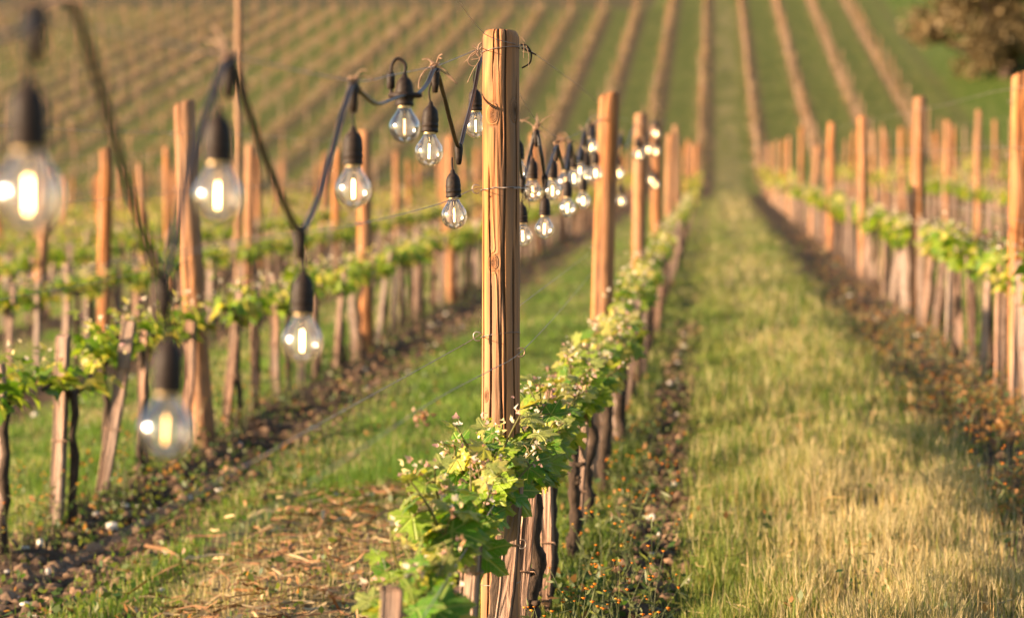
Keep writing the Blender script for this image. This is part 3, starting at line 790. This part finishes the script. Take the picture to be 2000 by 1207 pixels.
for n_, (d, i, X, Y, z0) in enumerate(near_v):
    cv[i] = cv.get(i, 0) + 1
    root = bpy.data.objects.new('grapevine', None); SC.collection.objects.link(root)
    root.location = (X + (float(np.interp(Y, [4, 5.2, 7.7, 10], [-.045, -.02, .04, .07])) if i == 0 else 0) + random.uniform(-.015, .015), Y, z0); root.empty_display_size = .1
    hr = i == 0 and Y < 11.5
    if hr: parts = vine_meshes(500 + n_, True, .55 if Y < 5 else .9, 9 if Y < 5 else 16, 1.0)
    else:
        parts = random.choice(vine_mid); root.rotation_euler = (0, 0, random.choice((0, math.pi)) + random.uniform(-.08, .08))
        s = random.uniform(.9, 1.12); root.scale = (s, s, random.uniform(.94, 1.1))
    if i == 0: root.scale = (root.scale[0], root.scale[1], .88)
    if i == 0 and Y in (5.25, 5.95): root.scale.z = .97
    for nm, me in parts: obj(nm, me, root)
    tag(root, 'leafy young grapevine, %s from the front in %s' % (nth(cv[i]), RP(i)), 'grapevine', 'grapevines in the rows')
    st = obj('vine_stake', stakes[n_ % 5], None, (X + (float(np.interp(Y, [4, 5.2, 7.7, 10], [-.03, 0, .05, .08])) if i == 0 else -.03) + random.uniform(-.015, .015), A_SY.get(Y, Y + .1) if i == 0 else Y + random.uniform(-.05, .05), z0))
    st.scale = (random.uniform(.8, 1.25), random.uniform(.85, 1.2), random.uniform(.84, 1.0)); st.rotation_euler = (random.uniform(-.06, .06), random.gauss(.03, .06), random.uniform(-.3, .3))
    if i == 0: st.scale.z = .78
    if i == 0 and Y < 9: st.scale = (.80, .8, {4.55: .80, 5.25: .76, 5.95: .76}.get(Y, .82)); st.rotation_euler.y = random.uniform(.0, .1)
    if d < 22:
        for zz in (.3, .62): obj('wire_tie', TIE, st, (0, 0, zz + random.uniform(-.08, .08)))
    tag(st, 'split wooden stake, %s from the front in %s' % (nth(cv[i]), RP(i)), 'stake', 'vine stakes in the rows')
def far_vines():
    n = len(far_v)
    A = np.array([(X, Y, z0, d) for (d, i, X, Y, z0) in far_v])
    o = obj('distant_stakes', merge_far('distant_stakes', [(X + random.uniform(-.05, .05), Y, z0, (random.uniform(.6, .78) if Y < 80 else random.uniform(.45, .68)), random.uniform(0, 1.5), random.gauss(0, .06), random.gauss(0, .05)) for X, Y, z0, d in A],
            [proto_np(4, .026, 1.0)], M['far_stake'], 1.0))
    tag(o, 'distant wooden vine stakes of the far rows and hillside', 'stakes', kind='stuff')
    mb = MB()
    hillf = A[:, 1] > 78
    idx = np.concatenate([np.repeat(np.nonzero(~hillf)[0], 22), np.repeat(np.nonzero(hillf)[0], 15)]); m = len(idx)
    Pn = np.stack([A[idx, 0] + rng.normal(0, 1, m) * np.where(hillf[idx], .15, .09), A[idx, 1] + rng.uniform(-.5, .5, m), A[idx, 2] + np.where(hillf[idx], .38, .60) + rng.normal(.06, .12, m)], 1)
    c = np.where(hillf[idx][:, None], .5, 1.25) * mixc((.10, .145, .018), (.33, .29, .06), rng.random(m))
    pk = rng.random(m) < .25; c = np.where(pk[:, None] & ~hillf[idx][:, None], np.array((.36, .24, .16)), c)
    hh = hillf[idx] & (rng.random(m) < .72); c = np.where(hh[:, None], mixc((.17, .11, .07), (.40, .27, .17), rng.random(m)), c)
    tone = rng.uniform(.55, 1.35, n); c = c * tone[idx][:, None]
    gap = rng.random(n) < .12; ok = ~(gap[idx] & (rng.random(m) < .9)); Pn, c, m = Pn[ok], c[ok], int(ok.sum())
    o = obj('distant_vine_foliage', leaf_quads('distant_vine_foliage', Pn, .09 + .06 * rng.random(m), c, M['leaf_mid']))
    tag(o, 'distant vines of the far rows and hillside', 'vines', kind='stuff')
    mb = MB()
    for X, Y, z0, d in A:
        mb.tube([(X + .03, Y, z0 - .03), (X + .04 + random.gauss(0, .03), Y, z0 + .3), (X + .02, Y + .02, z0 + (.58 if Y < 80 else .40))], [.03, .026, .022] if Y < 80 else [.022, .018, .016], 3, None, False)
        if Y > 80: continue
        mb.tube([(X + .02, Y - .44, z0 + .60 - .44 * SL), (X + .03, Y, z0 + .58), (X + .02, Y + .44, z0 + .60 + .44 * SL)], .016, 3, None, False)
    o = obj('distant_vine_trunks', mb.build('distant_vine_trunks', [M['cane']], False))
    tag(o, 'distant brown vine trunks and arms of the far rows', 'vines', kind='stuff')
far_vines()

# ------------------------------------------------------------------ trellis wires
def sag(a, b, s, n=10):
    a, b = Vector(a), Vector(b)
    return [a.lerp(b, t) - UP * (4 * s * t * (1 - t)) for t in np.linspace(0, 1, n)]
def wire(pts, label, r=.0011, group='trellis wires'):
    mb = MB(); mb.tube(pts, r, 5, None, False)
    return tag(obj('trellis_wire', mb.build('trellis_wire', [M['wire']])), label, 'wire', group)
pt = lambda px, py, k=1: P(px, py, k)
topw = smooth_path([pt(1300, 236, .24), pt(1256, 240, .36), pt(1170, 226, .56), pt(1141, 252, .615), pt(1113, 268, .68), pt(1087, 268, .744), pt(1047, 236, .80), pt(1012, 180, .87), pt(978, 120, .93), pt(958, 100, .97), pt(941, 95, 1.0), pt(912, 106, 1.05), pt(880, 119, 1.11), pt(850, 130, 1.17), pt(770, 146, 1.31), pt(690, 158, 1.48), pt(445, 108, 2.02), pt(70, 30, 2.85), pt(-200, -60, 3.5)], 5)
wire(topw, 'thin top wire carrying the bulbs past the sharp post')
wire(smooth_path([pt(880, -20, 1.3), pt(948, 68, 1.04), pt(1022, 92, .985), pt(1075, 128, .85), pt(1132, 170, .70), pt(1172, 205, .53)], 4), 'thin loose wire crossing the top of the sharp post', .0009)
wire(smooth_path([pt(1172, 350, .53), pt(1085, 366, .75), pt(1022, 368, 1.0), pt(935, 368, 1.0), pt(860, 398, 1.15), pt(700, 438, 1.45), pt(430, 480, 2.0), pt(-100, 590, 3.1)], 5), 'middle wire passing behind the bulb left of the sharp post')
wire(smooth_path([pt(1155, 492, .54), pt(1015, 597, .92), pt(935, 655, 1.0), pt(862, 697, 1.1), pt(620, 830, 1.45), pt(300, 1010, 2.0), pt(-60, 1200, 2.8)], 5), 'thick lower wire hooked to the shaded aisle side of the sharp post', .0010)
wire(smooth_path([pt(1158, 530, .54), pt(1100, 600, .75), pt(1020, 685, .985), pt(960, 722, 1.12), pt(860, 775, 1.35), pt(700, 880, 1.75), pt(400, 1080, 2.6)], 5), 'lower wire slanting across the face of the sharp post', .0010)
for i in (-1, -2, -3, -4, 1, 2, 3):
    X = row_x(i)
    for hgt, nm in ((.64, 'lowest'), (.98, 'lower'), (1.34, 'upper'), (1.64, 'topmost')):
        pts = [(X - .05, y, zground(X, y, False) + hgt + .01 * math.sin(y)) for y in np.arange(7.5, 80, 2.95)]
        wire(pts, '%s trellis wire strung along %s' % (nm, RP(i)), .0014)
wire([(XA + .06, y, zground(XA, y, False) + .63) for y in np.arange(3.4, 80, 2.95)], 'lowest trellis wire through the leaves of the bulb row', .0014)

# ------------------------------------------------------------------ string of lights
KX = lambda x: (1395 - x) / 475.0
seg1 = [(-140, 130, 3.3), (-20, 80, 3.0), (40, 62, 2.9), (72, 22, 2.82), (118, -8, 2.75), (150, 30, 2.68), (200, 190, 2.55), (245, 350, 2.42), (290, 485, 2.32), (318, 552, 2.27),
        (338, 485, 2.23), (368, 340, 2.15), (408, 205, 2.08), (447, 118, 2.0), (480, 205, 1.93), (518, 310, 1.86), (556, 400, 1.78), (586, 452, 1.71),
        (618, 395, 1.64), (650, 290, 1.57), (674, 205, 1.52), (690, 165, 1.48), (706, 183, 1.45), (735, 204, 1.39), (764, 196, 1.33), (786, 188, 1.285), (812, 186, 1.24), (834, 165, 1.2), (850, 136, 1.17),
        (866, 185, 1.13), (880, 240, 1.10), (896, 288, 1.06), (908, 250, 1.04), (925, 185, 1.0), (938, 120, .985), (952, 112, .96), (985, 150, .93), (1008, 250, .90)]
seg2 = [(1008, 250, .90), (1020, 350, .84), (1032, 318, .80), (1047, 255, .735), (1057, 300, .715), (1064, 345, .695), (1073, 325, .68), (1087, 284, .65), (1095, 310, .635), (1103, 332, .615), (1108, 310, .605), (1113, 280, .594),
        (1120, 300, .58), (1127, 318, .565), (1134, 290, .55), (1141, 258, .537), (1149, 290, .52), (1154, 270, .51), (1159, 246, .50), (1185, 236, .45), (1205, 290, .40), (1213, 262, .385), (1222, 290, .365), (1243, 244, .325), (1262, 272, .28), (1281, 238, .24), (1290, 290, .222)]
GK = lambda k_: k_ if k_ > .8 else k_ * (1.145 - .145 * float(sstep(.68, .8, k_)))
seg2 = [(a, b, GK(c)) for a, b, c in seg2]
path = smooth_path([P(*q) for q in seg1], 5)[:-1] + smooth_path([P(*q) for q in seg2], 4)
croot = bpy.data.objects.new('light_string_cable', None); SC.collection.objects.link(croot); croot.location = P(690, 165, 1.48)
off = -Vector(croot.location)
mb = MB(); side = c_r * .0024
mb.tube([p + np.array(tuple(off)) - np.array(tuple(side)) for p in path], .0027, 7)
mb.tube([p + np.array(tuple(off)) + np.array(tuple(side)) + np.array((0, .002, .001)) for p in path], .0027, 7)
obj('cable', mb.build('cable', [M['cable']]), croot)
tag(croot, 'black two-core cable zigzagging from the top wire and carrying every bulb', 'cable')
# ties and moulded junctions
def tie_at(p, s=1.0, seed=0):
    g = np.random.default_rng(seed); mb = MB(); c0 = Vector(p) + off
    for q in range(4):
        a = g.uniform(0, 6.28); rr = g.uniform(.006, .011) * s
        pts = [c0 + Vector((rr * math.cos(t + a), rr * .8 * math.sin(t + a), (t - 3) * .0035 * s * g.uniform(.5, 1.3))) for t in np.linspace(0, 6.3, 12)]
        mb.tube(pts, .0017, 5)
    for q in range(3):
        d = Vector((g.normal(), g.normal() * .5, g.uniform(-.2, 1.0))).normalized() * g.uniform(.03, .06) * s
        mb.tube(smooth_path([c0, c0 + d * .5 + Vector((0, 0, .01)), c0 + d], 4), np.linspace(.002, .0012, 9), 5)
    obj('cable_tie', mb.build('cable_tie', [M['tendril']]), croot)
def junction(p, L=.035, r=.0085):
    mb = MB(); c0 = Vector(p) + off
    mb.lathe([(0, .012), (r, .010), (r * 1.25, 0), (r, -L * .6), (r * .7, -L), (0, -L - .001)], 10, tuple(c0)); obj('cable_junction', mb.build('cable_junction', [M['rubber']]), croot)
for n_, q in enumerate([(72, 24, 2.82), (447, 116, 2.0), (690, 162, 1.48), (850, 134, 1.17), (1047, 252, .735), (1087, 282, .65), (1113, 280, .594), (1141, 258, .537), (1159, 246, .5), (1213, 262, .385), (1281, 240, .24)]):
    q = (q[0], q[1], GK(q[2]))
    tie_at(P(*q), 1.0 if n_ != 4 else 1.3, n_); junction(P(q[0], q[1] + 8, q[2]), .045, .0085)
for q in [(318, 556, 2.27), (586, 455, 1.71), (896, 290, 1.06), (1020, 352, .84), (1064, 348, GK(.695))]: junction(P(*q), .04)

# bulbs
def bulb_parts():
    out = {}
    mb = MB()   # origin at the globe centre
    zt = .045    # underside of the socket
    mb.lathe([(.0158, zt - .001), (.0188, zt), (.0192, zt + .004), (.0178, zt + .006), (.0180, zt + .012), (.0192, zt + .0135), (.0192, zt + .017), (.0178, zt + .0185), (.0182, zt + .023), (.0188, zt + .030), (.0176, zt + .034),
              (.0172, zt + .041), (.0150, zt + .049), (.0105, zt + .0555), (.0062, zt + .059), (.0048, zt + .066), (.0028, zt + .068), (0, zt + .0685)], 24)
    out['socket'] = mb.build('socket', [M['rubber']])
    mb = MB()
    prof = [(.0128, .049), (.0130, .041), (.0140, .0375), (.0158, .0335), (.0185, .0295), (.0222, .0243)]
    for a in np.linspace(R(37), -math.pi / 2 + .05, 18): prof.append((.032 * math.cos(a), .032 * math.sin(a)))
    prof.append((.0001, -.032))
    mb.lathe(prof, 32); out['glass_bulb'] = mb.build('glass_bulb', [M['glass']])
    mb = MB(); mb.lathe([(.0009, .018), (.0014, .017), (.0014, -.012), (.0009, -.014), (0, -.0145)], 8)
    out['filament'] = mb.build('filament', [M['filament']]); 
    fd = out['filament'].copy(); fd.materials.clear(); fd.materials.append(M['filament_dim']); out['filament_dim'] = fd
    mb = MB(); mb.lathe([(.0105, zt + .003), (.0100, .040), (.0055, .034), (.0030, .026), (.0016, .018), (0, .018)], 12); out['stem'] = mb.build('filament_stem', [M['glass']])
    mb = MB(); mb.lathe([(.0134, zt + .003), (.0137, zt - .0005), (.0140, zt - .004), (.0132, zt - .0055)], 20); out['collar'] = mb.build('metal_collar', [M['brass']])
    return out
BP = bulb_parts()
bulbs = [  # x, y, k, y of the cord top, dim, label
 (55, 385, 2.82, 62, 0, 'largest blurred bulb, cut by the frame edge and brightly lit'),
 (425, 385, 2.04, 140, 0, 'blurred lit bulb just right of the leaning post'),
 (690, 372, 1.48, 185, 0, 'lit bulb on a short cord right of the cable dip'),
 (590, 668, 1.69, 470, 0, 'lit bulb on a long double cord below a cable dip, over the vines'),
 (323, 842, 2.26, 575, 1, 'lowest blurred bulb with a dim orange filament, above bare soil'),
 (790, 250, 1.275, 168, 1, 'dim bulb clipped straight to the cable with no hanging cord'),
 (838, 298, 1.17, 160, 0, 'lit bulb on a short cord under a tied twig knot'),
 (887, 422, 1.07, 308, 0, 'sharp clear bulb hanging lowest beside the sharp post'),
 (929, 248, .935, 140, 0, 'bulb half hidden behind the upper left edge of the sharp post'),
 (1040, 376, .745, 262, 0, 'bulb behind the dry tendril tangle right of the sharp post'),
 (1079, 374, .665, 290, 0, 'clear lit bulb alone on the second cord right of the sharp post'),
 (1021, 462, .80, 355, 0, 'low bulb half hidden by the right edge of the sharp post'),
 (1063, 448, .70, 350, 0, 'lowest clear lit bulb right of the sharp post'),
 (1012, 338, .80, 270, 0, 'bulb almost wholly hidden behind the sharp post, only its rim showing'),
 (1108, 408, .604, 330, 0, 'lit bulb hanging lower than its neighbours midway between the two posts'),
 (1104, 356, .585, 290, 1, 'dim bulb behind the cable junction between the two posts'),
 (1139, 394, .54, 320, 0, 'low lit bulb just left of the blurred thick post'),
 (1121, 350, .56, 300, 0, 'small bulb in the cluster with two neighbours close behind'),
 (1132, 336, .53, 275, 0, 'highest bulb of the tight cluster between the two posts'),
 (1144, 345, .52, 270, 0, 'bright bulb in the middle of the tight cluster'),
 (1163, 340, .49, 262, 0, 'bright bulb touching the blurred thick post edge'),
 (1154, 288, .505, 252, 0, 'bright bulb high beside the top of the blurred thick post'),
 (1209, 340, .395, 285, 0, 'bright bulb just right of the blurred thick post'),
 (1213, 394, .385, 345, 0, 'lower bulb right of the blurred thick post'),
 (1247, 304, .33, 262, 0, 'small bright bulb in front of the third post of the bulb row'),
 (1266, 294, .285, 268, 0, 'small bright bulb right of the third post, middle of three'),
 (1281, 297, .25, 262, 0, 'small bright bulb beside the fourth post, right of two at one height'),
 (1281, 262, .25, 240, 0, 'topmost small bright bulb near the fourth post'),
 (1272, 353, .262, 300, 0, 'upper of two low overlapping bulbs far down the row'),
 (1279, 362, .25, 305, 0, 'lower of two low overlapping bulbs far down the row')]
for n_, (x, y, kk, yt, dim, lab) in enumerate(bulbs):
    if n_ > 8 and n_ not in (11, 13): kk = GK(kk) * (1.18 if kk < .34 else 1.0)
    c0 = P(x, y, kk); root = bpy.data.objects.new('light_bulb', None); SC.collection.objects.link(root); root.location = c0; root.empty_display_size = .03
    root.rotation_euler = (random.uniform(-.04, .04), random.uniform(-.05, .05), random.uniform(0, 6))
    if n_ in (1, 2, 6): root.rotation_euler[1] = 0.03
    obj('socket', BP['socket'], root)
    gb = obj('glass_bulb', BP['glass_bulb'], root)
    obj('filament', BP['filament_dim' if dim else 'filament'], gb); obj('filament_stem', BP['stem'], gb); obj('metal_collar', BP['collar'], gb)
    L = float(P(x, yt, kk).z - c0.z)
    mb = MB(); zt = .045 + .066
    if n_ == 5:     # loop of cord over the socket, clip rings at its sides
        mb.tube(smooth_path([(0, 0, zt - .004), (.001, 0, zt + .018), (-.014, 0, zt + .030), (-.026, 0, zt + .015), (-.028, 0, zt - .02), (-.026, 0, zt - .045)], 5), .0034, 8)
        cl = MB(); cl.lathe([(.006, 0), (.0085, -.004), (.0085, -.03), (.006, -.034)], 10, (-.028, 0, zt + .002)); cl.tube([(-.03, 0, zt - .045), (0, -.02, zt - .045), (.03, 0, zt - .045)], .006, 8)
        cl.tube([(.024 + .009 * math.cos(t), .009 * math.sin(t), zt - .045) for t in np.linspace(0, 6.28, 14)], .0045, 6)
        obj('cable_clip', cl.build('cable_clip', [M['rubber']]), root); root.rotation_euler = (0, 0, .1)
    elif L > zt + .004:
        sw = random.uniform(-.006, .006)
        for sx in ((-.003, .003) if n_ in (3, 4) else (0,)):
            mb.tube(smooth_path([(sx * .5, 0, zt - .002), (sx + sw, 0, (zt + L) / 2), (sx * .3, 0, L)], 4), .0021, 6)
    else: mb.tube([(0, 0, zt - .003), (0, 0, zt + .012)], .0022, 6)
    obj('drop_cord', mb.build('drop_cord', [M['rubber']]), root)
    tag(root, lab, 'light bulb', 'bulbs of the string lights')

# ------------------------------------------------------------------ dried tendrils on the post and wires
def tendril(px_lists, k_, label, r=.0018, taper=.6):
    mb = MB()
    for lst in px_lists:
        pts = smooth_path([P(a[0], a[1], k_ if len(a) < 3 else a[2]) for a in lst], 5)
        mb.tube(pts, np.linspace(r, r * taper, len(pts)), 6)
    return tag(obj('dried_tendril', mb.build('dried_tendril', [M['tendril']])), label, 'tendril', 'dried tendrils')
def o2(cx, cy): return (900 + cx / 6.04, 40 + cy / 6.04)
tendril([[o2(250, 265), o2(210, 300), o2(205, 400), o2(225, 455), o2(190, 520), o2(140, 600), o2(80, 735)],
         [o2(245, 430), o2(200, 455), o2(130, 465)], [o2(190, 380), o2(110, 440), o2(35, 505)],
         [o2(215, 345), o2(120, 410), o2(85, 490), o2(130, 540), o2(175, 535)], [o2(140, 300), o2(195, 335), o2(250, 350)], [o2(250, 310), o2(190, 400), o2(240, 430), o2(235, 350), o2(200, 350)]],
        1.02, 'curly dried tendril hooked on the upper left of the sharp post', .0019)
t2 = tendril([[o2(705, 290), o2(770, 300), o2(820, 360), o2(832, 430), o2(810, 510), o2(720, 565)], [o2(720, 330), o2(770, 350), o2(840, 385), o2(890, 410)]], 1.0, 'dark cable hook curling from the upper right of the sharp post', .0028, .8)
t2.data.materials.clear(); t2.data.materials.append(M['rubber']); t2.name = 'cable_hook'; t2['category'] = 'hook'; del t2['group']
tendril([[o2(735, 270), o2(745, 340), o2(738, 430), o2(742, 445)], [o2(770, 300), o2(800, 400), o2(798, 480), o2(802, 565)], [o2(730, 370), o2(790, 385), o2(800, 400)], [o2(715, 200), o2(760, 260)]],
        1.01, 'thin dried tendril dangling inside the dark cable hook', .0010)
g = np.random.default_rng(4)
tang = [[(1018, 366), (1030, 366), (1040, 372), (1050, 369)], [(1022, 362), (1028, 385), (1018, 395)], [(1028, 370), (1034, 400), (1030, 420), (1020, 422)]]
for _ in range(9):
    cx, cy = g.uniform(1024, 1046), g.uniform(364, 382); s = g.uniform(4, 8); a = g.uniform(0, 6)
    tang.append([(cx + s * math.cos(a + t), cy + s * .7 * math.sin(a + t)) for t in np.linspace(0, 4.5, 6)])
tendril(tang, .99, 'brown tendril tangle on the middle wire at the right of the sharp post', .0011)
tendril([[(856, 128), (838, 132), (822, 150), (818, 172), (826, 172)], [(850, 126), (845, 122), (842, 118)], [(856, 134), (872, 146), (893, 164)], [(858, 130), (872, 140), (885, 156)]], 1.165, 'twig bow tied around the top wire above a bulb', .0022)
tendril([[(1047, 250), (1050, 236), (1048, 225)], [(1052, 254), (1060, 262), (1068, 272)], [(1045, 255), (1038, 275), (1030, 300), (1025, 330)], [(1018, 238), (1034, 230)]], .735, 'stiff twig knot on the top wire right of the sharp post', .0030)
mbx = MB()
for _ in range(26):
    c0 = np.array(tuple(P(826 + g.normal(0, 9), 812 + g.normal(0, 9), 1.36))); V, Q, T, uv = leaf_lo(g); n_ = g.normal(size=3); n_ /= np.linalg.norm(n_)
    mbx.add(V * g.uniform(.006, .013) @ frame(g.normal(size=3), n_) + c0, Q, T, np.array((.36, .20, .15)) * g.uniform(.6, 1.4))
tag(obj('dried_bunch', mbx.build('dried_bunch', [M['leaf_mid']])), 'shrivelled pinkish grape remnant caught on the slanting lower wire', 'dried bunch')
tendril([[(690, 432), (700, 440), (712, 436)], [(694, 440), (702, 432), (706, 444)]], 1.44, 'small dried tendril knot on the middle wire left of the sharp post', .002)

# ------------------------------------------------------------------ olive tree on the slope
def tree(x, y, label, rad, seed, name='olive_tree', cat='tree', base_h=.8, n=9000, c0=(.075, .055, .020), c1=(.30, .20, .10), leaf=.20):
    g = np.random.default_rng(seed); z = zg(x, y)
    root = bpy.data.objects.new(name, None); SC.collection.objects.link(root); root.location = (x, y, z)
    tr = MB(); tr.tube(smooth_path([(0, 0, -.3), (.15, 0, base_h), (-.05, .1, base_h + rad * .5)], 4), np.linspace(.30, .18, 9) * rad / 3, 9)
    clumps = []
    for q in range(46):
        v = g.normal(size=3); v /= np.linalg.norm(v); rr = g.random() ** .4
        c = np.array([v[0] * rad * 1.05, v[1] * rad, base_h + rad * .85 + v[2] * rad * .85]) * np.array([rr, rr, 1]) + np.array([0, 0, 0])
        c[2] = base_h + rad * .85 + v[2] * rad * .85 * rr; clumps.append((c, rad * g.uniform(.16, .36), g.random()))
        if q < 14: tr.tube(smooth_path([(-.02, .05, base_h + .2), tuple(c * .5 + np.array([0, 0, base_h * .5])), tuple(c)], 3), np.linspace(.09, .03, 7) * rad / 3, 5)
    obj('trunk', tr.build('trunk', [M['bark']]), root)
    Ps, cs = [], []
    per = n // len(clumps)
    for c, s, tone in clumps:
        v = g.normal(size=(per, 3)); v /= np.linalg.norm(v, axis=1)[:, None]
        Ps.append(c + v * s * (g.random((per, 1)) ** .45) * np.array([1.1, 1.1, .85]))
        cs.append(mixc(c0, c1, np.clip(g.random(per) * .7 + tone * .4, 0, 1)))
    Pn = np.concatenate(Ps); cc = np.concatenate(cs)
    obj('crown', leaf_quads('crown', Pn, leaf * rad / 3 * (.6 + .8 * rng.random(len(Pn))), cc, M['olive']), root)
    return tag(root, label, cat)
def at_slope(px, py):     # ground point under that picture position, on the slope
    ys = np.linspace(60, 200, 1500); xr = (px - 1000) / F * ys
    X = xr * c_r.x + ys * c_f.x; Y = xr * c_r.y + ys * c_f.y
    _, yy, _ = proj(X, Y, zground(X, Y, False)); j = np.argmin(np.abs(yy - py)); return float(X[j]), float(Y[j])
tx, ty = at_slope(1962, 152)
tree(tx, ty, 'brown rounded olive tree standing in green grass on the slope', 4.0, 3, base_h=.3, n=14000, c0=(.045, .036, .014), c1=(.21, .145, .065))
bx, by = at_slope(1925, 372)
